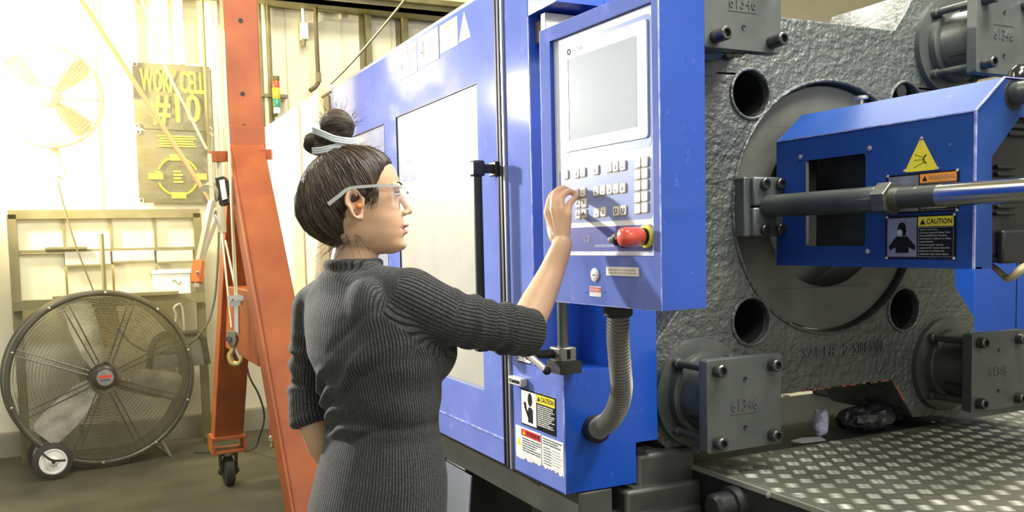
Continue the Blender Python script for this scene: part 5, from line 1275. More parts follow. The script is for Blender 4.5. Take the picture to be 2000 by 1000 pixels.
for z in np.linspace(-.103, .118, 46):
    ff, rr_ = skull(z, np.linspace(0, 2 * pi, 64, endpoint=False)); rs.append([H(a, b, z) for a, b in zip(ff, rr_)])
mb.rings(rs)
# nose, lips, ears
limb(mb, [(H(.0885, 0, .026), .0062), (H(.098, 0, .010), .0066), (H(.1085, 0, -.008), .0078)], 12)
mb.ball(H(.1095, 0, -.0125), (.0092, .0088, .0082), 14, 9, (HFW, HRT, UP))
for s in (-1, 1): mb.ball(H(.0995, s * .0105, -.0170), (.0095, .0062, .0065), 12, 8, (HFW, HRT, UP))
mb.ball(H(.0985, 0, -.0425), (.0115, .0185, .0055), 14, 8, (HFW, HRT, UP)); mb.ball(H(.0965, 0, -.0575), (.0115, .0165, .0058), 14, 8, (HFW, HRT, UP))
mb.ball(H(.0905, 0, -.084), (.0135, .016, .0125), 14, 8, (HFW, HRT, UP))
for s in (-1, 1):
    mb.ball(H(.0755, s * .031, .0215), (.0125, .0125, .0118), 14, 9, (HFW, HRT, UP))                      # lids
    mb.ball(H(.0800, s * .030, .0400), (.0135, .022, .0058), 14, 8, (HFW, HRT, UP))                      # brow ridge
    mb.ball(H(.050, s * .033, -.014), (.026, .020, .022), 14, 8, (HFW, HRT, UP))                         # cheek
    ec_ = lambda a, b, c=0: H(-.002 + a - .14 * b, s * (.0745 + c), .000 + b)
    ring_ = [ec_(.0175 * cos(t_) * (1.0 if sin(t_) > 0 else .72), .0285 * sin(t_), .010 - .006 * cos(t_)) for t_ in np.linspace(0, 2 * pi, 26, endpoint=False)]
    mb.tube(ring_, .0043, 8, True)
    mb.tube([ec_(.009 * cos(t_) - .002, .019 * sin(t_) + .004, .008) for t_ in np.linspace(.6, 4.2, 14)], .0033, 7)
    mb.ball(ec_(0, .002, .000), (.0155, .0045, .025), 12, 8, (HFW, HRT, UP))
    mb.ball(ec_(.005, -.0275, .006), (.0075, .0050, .0075), 10, 7, (HFW, HRT, UP))
    mb.ball(ec_(.0145, -.002, .006), (.0042, .0045, .0065), 10, 7, (HFW, HRT, UP))
# neck and trunk under the dress
limb(mb, [(at(699, 440, 1.880), .048), (at(697, 480, 1.884), .0475), (at(690, 520, 1.888), .050), (at(690, 545, 1.89), .060)], 22)
mb.rings([ellr(at(x, y, 1.885), BL, BF, a, b, 28) for x, y, a, b in ((690, 545, .08, .05), (705, 585, .15, .06), (720, 650, .155, .09), (735, 720, .135, .09), (742, 840, .12, .075), (740, 920, .145, .095), (735, 1000, .155, .105), (735, 1060, .14, .10))])
# right arm, reaching
elb = at(1019, 650, 1.925); WR = at(1099, 477, PANEL_D - .075)
limb(mb, [(at(812, 590, 1.78), .052), (at(920, 622, 1.84), .045), (elb, .040)], 20)
limb(mb, [(elb, .040), (at(1049, 592, 1.975), .0375), (at(1076, 535, 2.015), .0300), (WR, .0228)], 20)
def HP(x, y, back): return at(x, y, PANEL_D - back)
mcp = [(1070, 415, .050), (1082, 409, .062), (1097, 411, .072), (1109, 420, .076)]
for x, y, b in mcp:
    p = HP(x, y, b); limb(mb, [(WR.lerp(p, .04), .0160), (WR.lerp(p, .55), .0125), (p, .0105)], 12)
fing = [[(1070, 415, .050, .0103), (1077, 384, .034, .0088), (1091, 374, .016, .0078), (1103, 380, .0085, .0070)],
        [(1082, 409, .062, .0105), (1085, 378, .046, .0090), (1099, 368.5, .024, .0080), (1112, 374, .0085, .0071)],
        [(1097, 411, .072, .0102), (1096, 387, .060, .0088), (1110, 375, .034, .0078), (1124, 379, .0090, .0070)],
        [(1109, 420, .076, .0092), (1112, 400, .062, .0080), (1122, 388, .034, .0070), (1131, 384, .0085, .0062)]]
for fg in fing:
    mb.tube(spline([HP(x, y, b) for x, y, b, r in fg], 5), [fg[i][3] + (fg[i + 1][3] - fg[i][3]) * k / 5 for i in range(3) for k in range(5)] + [fg[3][3]], 12)
    for x, y, b, r in fg[1:]: mb.ball(HP(x, y, b), r * 1.02, 10, 7)
th = [(1083, 464, .062, .0135), (1077, 440, .040, .0115), (1089, 424, .022, .0092), (1104, 414, .009, .0078)]
mb.tube(spline([HP(x, y, b) for x, y, b, r in th], 5), [th[i][3] + (th[i + 1][3] - th[i][3]) * k / 5 for i in range(3) for k in range(5)] + [th[3][3]], 12); mb.ball(HP(*th[3][:3]), .0078, 10, 7)
limb(mb, [(HP(*th[0][:3]), .0125), (HP(1074, 430, .046), .0105), (HP(*mcp[0]), .0098)], 12); limb(mb, [(WR, .017), (HP(*th[0][:3]), .0135)], 12)
# left arm, hanging with the forearm going forward
el = at(606, 802, 1.99); wl = at(672, 938, 2.02)
limb(mb, [(at(618, 600, 1.99), .048), (at(606, 700, 1.995), .040), (el, .036)], 18)
limb(mb, [(el, .0365), (at(630, 868, 1.985), .034), (wl, .025)], 18)
hd_ = (at(735, 955, 2.07) - wl).normalized(); hs_ = hd_.cross(UP).normalized(); hu_ = hs_.cross(hd_)
for i, (o_, L_) in enumerate(((.024, .066), (.008, .074), (-.009, .070), (-.024, .056))):
    k0_ = wl + hd_ * .085 + hu_ * o_; limb(mb, [(wl + hu_ * o_ * .3, .014), (wl + hd_ * .045 + hu_ * o_ * .8, .0125), (k0_, .0105)], 10)
    limb(mb, [(k0_, .0098), (k0_ + hd_ * L_ * .5 + hs_ * .008, .0085), (k0_ + hd_ * L_ * .9 + hs_ * .03, .0070)], 10)
limb(mb, [(wl + hd_ * .02 + hu_ * .02, .013), (wl + hd_ * .055 + hu_ * .045, .011), (wl + hd_ * .085 + hu_ * .052 + hs_ * .01, .0085)], 10)
# legs
for s in (-1, 1):
    hp2 = hipc + BL * (.075 * s); an = foot + BL * (.085 * s) - BF * .02
    limb(mb, [(hp2 + UP * .02, .085), (Vector((hp2.x, hp2.y, .66)), .070), (Vector((an.x, an.y, .46)) + BF * .015, .050), (Vector((an.x, an.y, .30)) - BF * .008, .050), (Vector((an.x, an.y, .09)), .033)], 18)
    limb(mb, [(Vector((an.x, an.y, .055)) - BF * .015, .036), (Vector((an.x, an.y, .04)) + BF * .08, .034), (Vector((an.x, an.y, .03)) + BF * .16, .026)], 14)
wrn = np.array(WR)
bme, co = remesh(mb, .0023, 4, .5, lambda c: np.where((np.linalg.norm(c - wrn, axis=1) < .2), .55, 1.0))
# sculpting in the head frame
loc = (co - HOn) @ Hm.T
def push(c, sig, amp, dirv):
    d2 = (((loc - np.array(c)) / np.array(sig)) ** 2).sum(1); w_ = np.exp(-d2 / 2) * (np.abs(loc).max(1) < .2)
    co[:] = co + (w_ * amp)[:, None] * np.array(dirv)[None]
fwd = np.array(HFW); rt_n = np.array(HRT); up_n = np.array(UP)
for s in (-1, 1):
    push((.092, s * .017, .020), (.010, .007, .009), -.0045, fwd)      # inner eye corner
    push((.085, s * .034, .006), (.014, .014, .005), -.0012, fwd)
push((.108, 0, -.0505), (.02, .017, .0013), -.0030, fwd)               # mouth line
push((.103, 0, -.070), (.02, .016, .005), -.0018, fwd)
for s in (-1, 1): push((.10, s * .021, -.048), (.02, .004, .004), -.0022, fwd)
push((.0, .08, .0), (.006, .02, .010), -.0035, rt_n); push((.0, -.08, .0), (.006, .02, .010), .0035, rt_n)
# knuckle creases and tendons on the hand's back
for x, y, b in mcp:
    p = np.array(HP(x, y, b)); dd = co - p; co += np.exp(-(dd ** 2).sum(1) / (2 * .006 ** 2))[:, None] * .0012 * (-np.array(FW))[None]
setco(bme, co); bme.shade_smooth()
lip = np.exp(-(((loc[:, 2] + .050) / .0085) ** 4)) * np.exp(-((loc[:, 1] / .019) ** 4)) * (loc[:, 0] > .088) * (np.abs(loc[:, 2]) < .1)
chk = np.exp(-(((loc - np.array((.07, .055, -.012))) / np.array((.03, .03, .02))) ** 2).sum(1)) + np.exp(-(((loc - np.array((-.0, .085, .0))) / np.array((.02, .02, .03))) ** 2).sum(1)) * .8
hnd = np.zeros(len(co))
for x, y, b, r in [q for fg in fing for q in fg[1:]]:
    hnd = np.maximum(hnd, np.exp(-((co - np.array(HP(x, y, b))) ** 2).sum(1) / (2 * .009 ** 2)))
attr(bme, 'lip', 'FLOAT', np.clip(lip, 0, 1)); attr(bme, 'blush', 'FLOAT', np.clip(chk * .2 + hnd * .8, 0, 1))
def skinmat():
    m = M('skin', (.62, .40, .285), .46, spec=.4); t = m.node_tree; n, l = t.nodes, t.links; b = n['Principled BSDF']
    a1, a2 = n.new('ShaderNodeAttribute'), n.new('ShaderNodeAttribute'); a1.attribute_name = 'lip'; a2.attribute_name = 'blush'
    tc = n.new('ShaderNodeTexCoord'); nz = n.new('ShaderNodeTexNoise'); nz.inputs['Scale'].default_value = 35; nz.inputs['Detail'].default_value = 6; l.new(tc.outputs['Object'], nz.inputs['Vector'])
    x0, x1, x2 = [n.new('ShaderNodeMix') for _ in range(3)]
    for x in (x0, x1, x2): x.data_type = 'RGBA'
    x0.inputs['A'].default_value = (.60, .375, .225, 1); x0.inputs['B'].default_value = (.66, .43, .27, 1); l.new(nz.outputs['Fac'], x0.inputs['Factor'])
    l.new(x0.outputs['Result'], x1.inputs['A']); x1.inputs['B'].default_value = (.62, .28, .18, 1)
    q = n.new('ShaderNodeMath'); q.operation = 'MULTIPLY'; q.inputs[1].default_value = .55; l.new(a2.outputs['Fac'], q.inputs[0]); l.new(q.outputs[0], x1.inputs['Factor'])
    l.new(x1.outputs['Result'], x2.inputs['A']); x2.inputs['B'].default_value = (.42, .13, .10, 1); l.new(a1.outputs['Fac'], x2.inputs['Factor'])
    l.new(x2.outputs['Result'], b.inputs['Base Color'])
    b.inputs['Subsurface Weight'].default_value = .12; b.inputs['Subsurface Radius'].default_value = (.012, .005, .003); b.inputs['Subsurface Scale'].default_value = .6
    nz2 = n.new('ShaderNodeTexNoise'); nz2.inputs['Scale'].default_value = 420; l.new(tc.outputs['Object'], nz2.inputs['Vector'])
    bp = n.new('ShaderNodeBump'); bp.inputs['Strength'].default_value = .25; bp.inputs['Distance'].default_value = .0012; l.new(nz2.outputs['Fac'], bp.inputs['Height']); l.new(bp.outputs['Normal'], b.inputs['Normal'])
    return m
m_skin = skinmat()
def child(name, me, mat, parent=None, label=None):
    co_ = np.empty(len(me.vertices) * 3); me.vertices.foreach_get('co', co_); co_ = co_.reshape(-1, 3) - np.array(woman.loc); me.vertices.foreach_set('co', co_.ravel()); me.update()
    me.materials.append(mat); me.name = name
    o = bpy.data.objects.new(name, me); COL.objects.link(o); o.parent = parent or woman.o
    return tag(o, label)
body = child('body', bme, m_skin)
m_eye = M('eye_white', (.75, .72, .68), .15, coat=.6); m_iris = M('brown_iris', (.05, .025, .012), .12, coat=.8); m_brow = M('brow_hair', (.03, .02, .013), .6)
for s in (1, -1):
    e = woman.part('eye', MB().ball(H(.0778, s * .0312, .0212), (.0124, .0118, .0046), 18, 12, (HFW, HRT, UP)), m_eye, smooth=180)
    woman.part('iris', MB().ball(H(.0840, s * .0310, .0212), (.0068, .0052, .0050), 14, 10, (HFW, HRT, UP)), m_iris, parent=e, smooth=180)
    woman.part('eyelash', MB().tube(spline([H(.0790 + .0135 * cos(t_) - .003, s * (.0312 + .0128 * sin(t_)), .0252 + .0018 * cos(t_)) for t_ in (-1.3, -.6, 0, .6, 1.3)], 4), lambda q: .0019, 6), m_brow, parent=e)
    bw = MB()
    for i in range(26):
        t_ = i / 25; q0 = H(.0955 - .020 * t_ ** 1.6, s * (.012 + .036 * t_), .0385 + .0055 * sin(pi * min(1, t_ * 1.1))); q1 = q0 + HRT * (s * .007) - HFW * (.0035 * t_) + UP * .0028
        bw.tube([q0, q0.lerp(q1, .5) + HFW * .0015, q1], [.0015, .0012, .0004], 5)
    woman.part('eyebrow', bw, m_brow)
# nails
m_nail = M('nail', (.66, .42, .34), .25, coat=.3)
for fg in fing:
    p1, p2 = HP(*fg[2][:3]), HP(*fg[3][:3]); d = (p2 - p1).normalized(); nn = (-FW + UP * .9 - d * (-FW + UP * .9).dot(d)).normalized(); sd_ = d.cross(nn)
    woman.part('fingernail', MB().ball(p2 - d * .001 + nn * (fg[3][3] * .72), (.0062, .0050, .0022), 10, 7, (d, sd_, nn)), m_nail, smooth=180)

# ---- knitted dress
def RP(x, y, d): return at(x, y, d)
rows = [(690, 508, 1.888, .0585, .057), (690, 522, 1.888, .062, .060), (691, 536, 1.888, .082, .068), (695, 550, 1.885, .118, .072), (703, 572, 1.882, .165, .080), (712, 605, 1.882, .178, .103), (722, 645, 1.882, .172, .120), (733, 690, 1.88, .163, .130),
        (740, 745, 1.88, .150, .114), (746, 795, 1.88, .143, .104), (748, 838, 1.88, .140, .100), (747, 875, 1.88, .152, .110), (744, 920, 1.88, .166, .118), (738, 965, 1.88, .173, .123), (733, 1005, 1.88, .178, .126), (733, 1080, 1.885, .182, .130), (735, 1200, 1.89, .185, .135), (736, 1330, 1.89, .190, .140)]
RC = [at(x, y, d) for x, y, d, a, b in rows]
db = MB()
P = spline(RC, 5); Ra = []; Rb = []
for i in range(len(rows) - 1):
    for k in range(5):
        f_ = k / 5; Ra.append(rows[i][3] + (rows[i + 1][3] - rows[i][3]) * f_); Rb.append(rows[i][4] + (rows[i + 1][4] - rows[i][4]) * f_)
Ra.append(rows[-1][3]); Rb.append(rows[-1][4])
Ra = [a * 1.06 for a in Ra]; Rb = [b * 1.0 for b in Rb]
db.rings([ellr(p, BL, BF, a, b, 48, .94) for p, a, b in zip(P, Ra, Rb)])
# bust, shoulder blades
for s in (-1, 1): db.ball(at(735, 690, 1.88) + BL * (.075 * s) + BF * .082, (.066, .062, .066), 18, 12, (BL, BF, UP))
for s in (-1, 1): db.ball(at(718, 630, 1.88) + BL * (.085 * s) - BF * .050, (.075, .045, .10), 18, 12, (BL, BF, UP))
rarm = [(at(800, 583, 1.785), .064), (at(868, 616, 1.80), .0600), (at(940, 632, 1.84), .0545), (at(1000, 644, 1.893), .0500), (at(1036, 650, 1.925), .0465)]
larm = [(at(622, 604, 1.985), .060), (at(608, 690, 1.995), .0475), (at(606, 760, 1.995), .0445), (at(609, 806, 1.985), .0470), (at(613, 822, 1.982), .0465)]
def armtube(mb, A_, n=26):
    Pp = spline([p for p, r in A_], 8); R = [A_[i][1] + (A_[i + 1][1] - A_[i][1]) * k / 8 for i in range(len(A_) - 1) for k in range(8)] + [A_[-1][1]]
    mb.tube(Pp, R, n); mb.ball(A_[0][0], A_[0][1], 16, 10)
armtube(db, rarm); armtube(db, larm)
# shoulder bridge
limb(db, [(at(622, 596, 1.985), .052), (at(690, 566, 1.888), .055), (at(800, 583, 1.785), .060)], 20)
dme, dco = remesh(db, .0042, 10, .55)
rows_z = np.array([p.z for p in P]); order = np.argsort(rows_z); rz = rows_z[order]; rA = np.array(Ra)[order]; rB = np.array(Rb)[order]
rcx = np.array([[p.x, p.y] for p in P])[order]
BLn, BFn = np.array(BL), np.array(BF)
def armparam(pts, A_):
    Pp = np.array([p for p, r in A_]); best = np.full(len(pts), 1e9); ang = np.zeros(len(pts)); tt = np.zeros(len(pts)); acc = 0
    for i in range(len(Pp) - 1):
        d = Pp[i + 1] - Pp[i]; L_ = np.linalg.norm(d); d = d / L_
        v = pts - Pp[i]; t_ = v @ d; tc_ = np.clip(t_, 0, L_); q = v - tc_[:, None] * d; ds = np.linalg.norm(q, axis=1)
        u = np.cross(d, [0, 0, 1]); u /= np.linalg.norm(u); w_ = np.cross(d, u)
        a_ = np.arctan2(q @ u, -(q @ w_)); tv = acc + np.where(i == 0, t_, tc_)
        m_ = ds < best; best = np.where(m_, ds, best); ang = np.where(m_, a_, ang); tt = np.where(m_, tv, tt); acc += L_
    return best, ang, tt
def torso_uv(pts):
    cx = np.interp(pts[:, 2], rz, rcx[:, 0]); cy = np.interp(pts[:, 2], rz, rcx[:, 1]); v = pts[:, :2] - np.stack([cx, cy], 1)
    return v @ BLn[:2], v @ BFn[:2]
zsh = RC[5].z
def torso_phase(pts):
    u, w_ = torso_uv(pts); z = pts[:, 2]
    a = np.where(z > zsh, .178, np.interp(z, rz, rA)); b = np.where(z > zsh, .103, np.interp(z, rz, rB))
    t1 = np.arctan2(u / a, -w_ / b)
    t2 = np.arcsin(np.clip(u / .186, -1, 1)); t2 = np.where(w_ < 0, t2, np.sign(t2 + 1e-9) * pi - t2)
    k = sstep((z - (zsh - .10)) / .10); t2 = np.where(np.abs(t1 - t2) > 2, t1, t2); th_ = t1 * (1 - k) + t2 * k
    return th_ * 132 / (2 * pi)
# folds
nrm = normals(dme); u, w_ = torso_uv(dco); zz = dco[:, 2]; disp = np.zeros(len(dco))
bR, aR, tR = armparam(dco, rarm); bL_, aL, tL = armparam(dco, larm)
isR = (tR > -.03) & (bR < .085) ; isL = (tL > .05) & (bL_ < .066) & (bL_ < np.abs(u + .0) + 1)
tors = ~(isR | isL)
def ridge(z0, slope, uc, su, wd, amp):
    global disp
    zl = z0 + slope * (u - uc) + .012 * np.sin((u - uc) * 26); disp += tors * amp * np.exp(-((zz - zl) / wd) ** 2) * np.exp(-((u - uc) / su) ** 2) * (w_ < .06)
zy = lambda y: at(740, y, 1.8).z
ridge(zy(760), .42, -.07, .085, .011, .0095); ridge(zy(790), .36, -.06, .085, .011, .0100); ridge(zy(822), .20, -.06, .11, .012, .0110); ridge(zy(852), .12, -.03, .12, .012, .0085); ridge(zy(806), .28, -.05, .09, .008, -.0085); ridge(zy(838), .14, -.03, .12, .009, -.0080); ridge(zy(775), .4, -.07, .08, .008, -.0070)
ridge(zy(720), .55, .09, .07, .012, .0065); ridge(zy(745), .45, .08, .08, .010, -.0055); ridge(zy(690), .6, .11, .05, .010, .0055); ridge(zy(842), .02, .08, .07, .008, -.0060); ridge(zy(640), .5, .10, .05, .010, -.0040)
disp += tors * .0022 * np.sin(zz * 62 + u * 30) * np.exp(-((zz - zy(800)) / .10) ** 2)
# sleeve bunching and rolled cuffs
Lr = sum((rarm[i + 1][0] - rarm[i][0]).length for i in range(4)); Ll = sum((larm[i + 1][0] - larm[i][0]).length for i in range(4))
for is_, t_, L_, an in ((isR, tR, Lr, aR), (isL, tL, Ll, aL)):
    s = t_ - (L_ - .082)
    cuff = sstep(s / .006) * .0055 - .004 * np.exp(-((s + .004) / .004) ** 2)
    bunch = .0026 * np.sin(t_ * 150 + 1.5 * np.sin(an * 2)) * np.exp(-((t_ - L_ + .13) / .07) ** 2) + .0020 * np.sin(t_ * 95 + an * 2) * np.exp(-((t_ - L_ * .5) / .08) ** 2)
    lipr = .003 * np.exp(-((t_ - L_ + .004) / .006) ** 2)
    disp += is_ * (cuff + bunch + lipr)
colz = zy(524); disp += tors * .0045 * np.exp(-((zz - zy(512)) / .008) ** 2) * (np.hypot(u, w_) < .08) - tors * .003 * np.exp(-((zz - zy(527)) / .006) ** 2) * (np.hypot(u, w_) < .09)
for i in range(0, len(dco)): pass
dco = dco + nrm * disp[:, None]
setco(dme, dco); dme.shade_smooth()
# rib phase per face corner, so that torso and sleeves never blend into each other
nl = len(dme.loops); lv_ = np.empty(nl, dtype=np.int64); dme.loops.foreach_get('vertex_index', lv_)
ps = np.empty(len(dme.polygons), dtype=np.int64); pt_ = np.empty(len(dme.polygons), dtype=np.int64)
dme.polygons.foreach_get('loop_start', ps); dme.polygons.foreach_get('loop_total', pt_)
fc = np.empty(len(dme.polygons) * 3); dme.polygons.foreach_get('center', fc); fc = fc.reshape(-1, 3)
fb, fa, ft_ = armparam(fc, rarm); gb, ga, gt = armparam(fc, larm); fu, fwv = torso_uv(fc)
fR = (ft_ > -.038) & (fb < .085); fL = (gt > .05) & (gb < .062) & ~((fu > -.10))
pf_ = np.repeat(np.where(fR, 1, np.where(fL, 2, 0)), pt_); fi = np.repeat(np.arange(len(fc)), pt_)
lc = dco[lv_]; ph = torso_phase(lc)
_, a1, _ = armparam(lc, rarm); _, a2, _ = armparam(lc, larm)
def unwrap(a, ref): return ref + (a - ref + pi) % (2 * pi) - pi
ph = np.where(pf_ == 1, unwrap(a1, fa[fi]) * 46 / (2 * pi), np.where(pf_ == 2, unwrap(a2, ga[fi]) * 38 / (2 * pi), ph))
fph = torso_phase(fc)[fi]; ph = np.where((pf_ == 0) & (np.abs(ph - fph) > 5), fph, ph)
attr(dme, 'rib', 'FLOAT', ph, 'CORNER')
# nib noise uses object space
def knitmat():
    m = M('charcoal_knit', (.06, .063, .062), .85, spec=.2); t = m.node_tree; n, l = t.nodes, t.links; b = n['Principled BSDF']
    a = n.new('ShaderNodeAttribute'); a.attribute_name = 'rib'
    mu = n.new('ShaderNodeMath'); mu.operation = 'MULTIPLY'; mu.inputs[1].default_value = 2 * pi; l.new(a.outputs['Fac'], mu.inputs[0])
    sn = n.new('ShaderNodeMath'); sn.operation = 'COSINE'; l.new(mu.outputs[0], sn.inputs[0])
    mr = n.new('ShaderNodeMapRange'); mr.interpolation_type = 'SMOOTHSTEP'; mr.inputs['From Min'].default_value = -1.0; mr.inputs['From Max'].default_value = .1; l.new(sn.outputs[0], mr.inputs['Value'])
    tc = n.new('ShaderNodeTexCoord'); nz = n.new('ShaderNodeTexNoise'); nz.inputs['Scale'].default_value = 260; nz.inputs['Detail'].default_value = 5; l.new(tc.outputs['Object'], nz.inputs['Vector'])
    r2 = n.new('ShaderNodeMapRange'); r2.inputs['From Min'].default_value = .35; r2.inputs['From Max'].default_value = .68; l.new(nz.outputs['Fac'], r2.inputs['Value'])
    x1 = n.new('ShaderNodeMix'); x1.data_type = 'RGBA'; x1.inputs['A'].default_value = (.034, .036, .035, 1); x1.inputs['B'].default_value = (.095, .097, .091, 1); l.new(r2.outputs['Result'], x1.inputs['Factor'])
    x2 = n.new('ShaderNodeMix'); x2.data_type = 'RGBA'; x2.inputs['A'].default_value = (.016, .017, .017, 1); l.new(x1.outputs['Result'], x2.inputs['B']); l.new(mr.outputs['Result'], x2.inputs['Factor'])  # groove shade between the ribs is put into the colour
    l.new(x2.outputs['Result'], b.inputs['Base Color'])
    ad = n.new('ShaderNodeMath'); ad.operation = 'MULTIPLY_ADD'; ad.inputs[1].default_value = .30; l.new(nz.outputs['Fac'], ad.inputs[0]); l.new(mr.outputs['Result'], ad.inputs[2])
    bp = n.new('ShaderNodeBump'); bp.inputs['Strength'].default_value = .9; bp.inputs['Distance'].default_value = .0030; l.new(ad.outputs[0], bp.inputs['Height']); l.new(bp.outputs['Normal'], b.inputs['Normal'])
    b.inputs['Sheen Weight'].default_value = .15; b.inputs['Sheen Roughness'].default_value = .5
    return m
dress = child('knit_dress', dme, knitmat())

# ---- hair
hz2 = np.array([-.086, -.075, -.060, -.045, -.020, .018, .040, .067, .090, .108, .120, .1265])
hfr = np.array([-.03, -.02, .02, .04, .07, .08, .085, .088, .079, .064, .040, .006])
hbk = np.array([-.055, -.075, -.098, -.111, -.122, -.124, -.119, -.106, -.088, -.066, -.044, -.008])
hwd = np.array([.030, .048, .062, .071, .079, .083, .083, .081, .075, .062, .040, .008])
fhz = np.array([-.09, -.05, -.02, .0, .012, .026, .04, .06, .08, .095, .13]); fhv = np.array([-.045, -.030, -.020, -.004, .030, .052, .060, .066, .076, .10, .12])
N_ = 110; hm = MB(); rs = []
for z in np.linspace(-.086, .1265, 64):
    s = np.linspace(0, 2 * pi, N_, endpoint=False); c, sn = np.cos(s), np.sin(s)
    f, b, w_ = np.interp(z, hz2, hfr), np.interp(z, hz2, hbk), np.interp(z, hz2, hwd)
    ph_f = np.where(c > 0, f * np.abs(c) ** .82, b * np.abs(c) ** .86); ph_r = w_ * np.sign(sn) * np.abs(sn) ** .88
    sf_, sr_ = skull(max(z, -.10), s); zc_ = min(z, .117); sf_, sr_ = skull(zc_, s)
    lim = np.interp(z, fhz, fhv) + .004 * np.sin(s * 37) ; m_ = sstep((lim - sf_) / .020)
    if z < -.02: m_ = sstep((lim - ph_f) / .02)
    ff = ph_f * m_ + sf_ * .90 * (1 - m_); rr_ = ph_r * m_ + sr_ * .88 * (1 - m_)
    k = 1 + .018 * np.sin(s * 9 + z * 40) * m_ * (c < .3)
    rs.append([H(float(a), float(bb), float(z)) for a, bb in zip(ff * k, rr_ * k)])
hm.rings(rs)
hme, hco = remesh(hm, .0035, 4, .5)
AX = np.array((-.40, 0, .92)); AX /= np.linalg.norm(AX)
def flow_cap(pts):
    l_ = (pts - HOn) @ Hm.T - np.array((-.02, 0, .01)); t_ = l_ @ AX; q = l_ - t_[:, None] * AX
    e1_ = np.cross(AX, [0, 1, 0]); a_ = np.arctan2(q[:, 1], q @ e1_); return np.stack([a_, t_ * 6, np.zeros(len(pts))], 1)
fcap = flow_cap(hco); nh = normals(hme)
lk_ = np.array([noise.noise(Vector((a * 5.5, b * 1.1, 3))) + .6 * noise.noise(Vector((a * 14, b * 1.6, 9))) for a, b, c in fcap])
hl = (hco - HOn) @ Hm.T
hco = hco + nh * (lk_ * .0032 * sstep((.06 - hl[:, 0]) / .05))[:, None]; setco(hme, hco)
attr(hme, 'flow', 'FLOAT_VECTOR', fcap); hme.shade_smooth()
from mathutils.bvhtree import BVHTree
_bv = BVHTree.FromPolygons([Vector(c) for c in hco], [tuple(p.vertices) for p in hme.polygons])
def hairmat():
    m = M('dark_brown_hair', (.03, .02, .013), .42, spec=.45); t = m.node_tree; n, l = t.nodes, t.links; b = n['Principled BSDF']
    a = n.new('ShaderNodeAttribute'); a.attribute_name = 'flow'
    def nz(sx, sy, det):
        mp = n.new('ShaderNodeMapping'); mp.inputs['Scale'].default_value = (sx, sy, 1); l.new(a.outputs['Vector'], mp.inputs['Vector'])
        x = n.new('ShaderNodeTexNoise'); x.inputs['Scale'].default_value = 1; x.inputs['Detail'].default_value = det; l.new(mp.outputs['Vector'], x.inputs['Vector']); return x
    n1, n2 = nz(46, 2.2, 3), nz(9, 1.5, 2)
    r = n.new('ShaderNodeMapRange'); r.inputs['From Min'].default_value = .42; r.inputs['From Max'].default_value = .80; l.new(n1.outputs['Fac'], r.inputs['Value'])
    x1 = n.new('ShaderNodeMix'); x1.data_type = 'RGBA'; x1.inputs['A'].default_value = (.014, .009, .006, 1); x1.inputs['B'].default_value = (.20, .135, .075, 1); l.new(r.outputs['Result'], x1.inputs['Factor'])
    l.new(x1.outputs['Result'], b.inputs['Base Color'])
    ad = n.new('ShaderNodeMath'); ad.operation = 'ADD'; l.new(n1.outputs['Fac'], ad.inputs[0]); l.new(n2.outputs['Fac'], ad.inputs[1])
    bp = n.new('ShaderNodeBump'); bp.inputs['Strength'].default_value = .8; bp.inputs['Distance'].default_value = .004; l.new(ad.outputs[0], bp.inputs['Height']); l.new(bp.outputs['Normal'], b.inputs['Normal'])
    return m
m_hair = hairmat()
hair = child('hair', hme, m_hair)
# bun of wound coils
bun = MB(); coil = []
BC = (-.033, 0, .166)
def BP(f, r, z): return H(BC[0] + f, BC[1] + r, BC[2] + z)
tubes = []
for k, (ph0, tilt, R_, rr_) in enumerate(((0, .2, .022, .020), (1.2, 1.0, .020, .019), (2.6, -.7, .019, .018), (0.6, 1.6, .023, .017))):
    pts = []
    for i in range(20):
        s = ph0 + i * .30; x, y = R_ * cos(s), R_ * sin(s); pts.append((x, y * cos(tilt), y * sin(tilt)))
    tubes.append(([BP(a, b_, c_) for a, b_, c_ in pts], rr_))
tubes.append((spline([BP(-.005, .02, -.02), BP(-.028, .016, -.030), BP(-.052, .002, -.028), BP(-.058, -.008, -.036), BP(-.040, -.012, -.046), BP(-.012, -.010, -.044)], 5), .0165))
tubes.append((spline([BP(.02, -.01, -.05), BP(-.015, .012, -.052), BP(-.04, .018, -.042)], 5), .015))
for pts, r in tubes:
    bun.tube(pts, lambda q, r=r: r * (.75 + .25 * sin(pi * q)), 14); bun.ball(pts[0], r * .75, 10, 7); bun.ball(pts[-1], r * .75, 10, 7)
bun.ball(BP(0, 0, 0), (.030, .030, .032), 16, 10)
nme, nco = remesh(bun, .003, 3, .5)
best = np.full(len(nco), 1e9); fl_ = np.zeros((len(nco), 3))
for k, (pts, r) in enumerate(tubes):
    Pp = np.array([list(p) for p in pts])
    for i in range(len(Pp) - 1):
        d = Pp[i + 1] - Pp[i]; L_ = np.linalg.norm(d) + 1e-9; d = d / L_; v = nco - Pp[i]; t_ = np.clip(v @ d, 0, L_); q = v - t_[:, None] * d; ds = np.linalg.norm(q, axis=1) - r
        u_ = np.cross(d, np.array(HRT)); u_ /= np.linalg.norm(u_) + 1e-9; w2 = np.cross(d, u_); m_ = ds < best; best = np.where(m_, ds, best)
        an = np.arctan2(q @ u_, q @ w2) * .35 + k * 7
        fl_[m_] = np.stack([an, (i * L_ + t_) * 6, np.zeros(len(nco))], 1)[m_]
attr(nme, 'flow', 'FLOAT_VECTOR', fl_); nme.shade_smooth()
child('hair_bun', nme, m_hair, hair)
m_tie = M('pale_hair_tie', (.50, .56, .58), .45, col2=(.62, .66, .66), nscale=40, bump=.3, bscale=200)
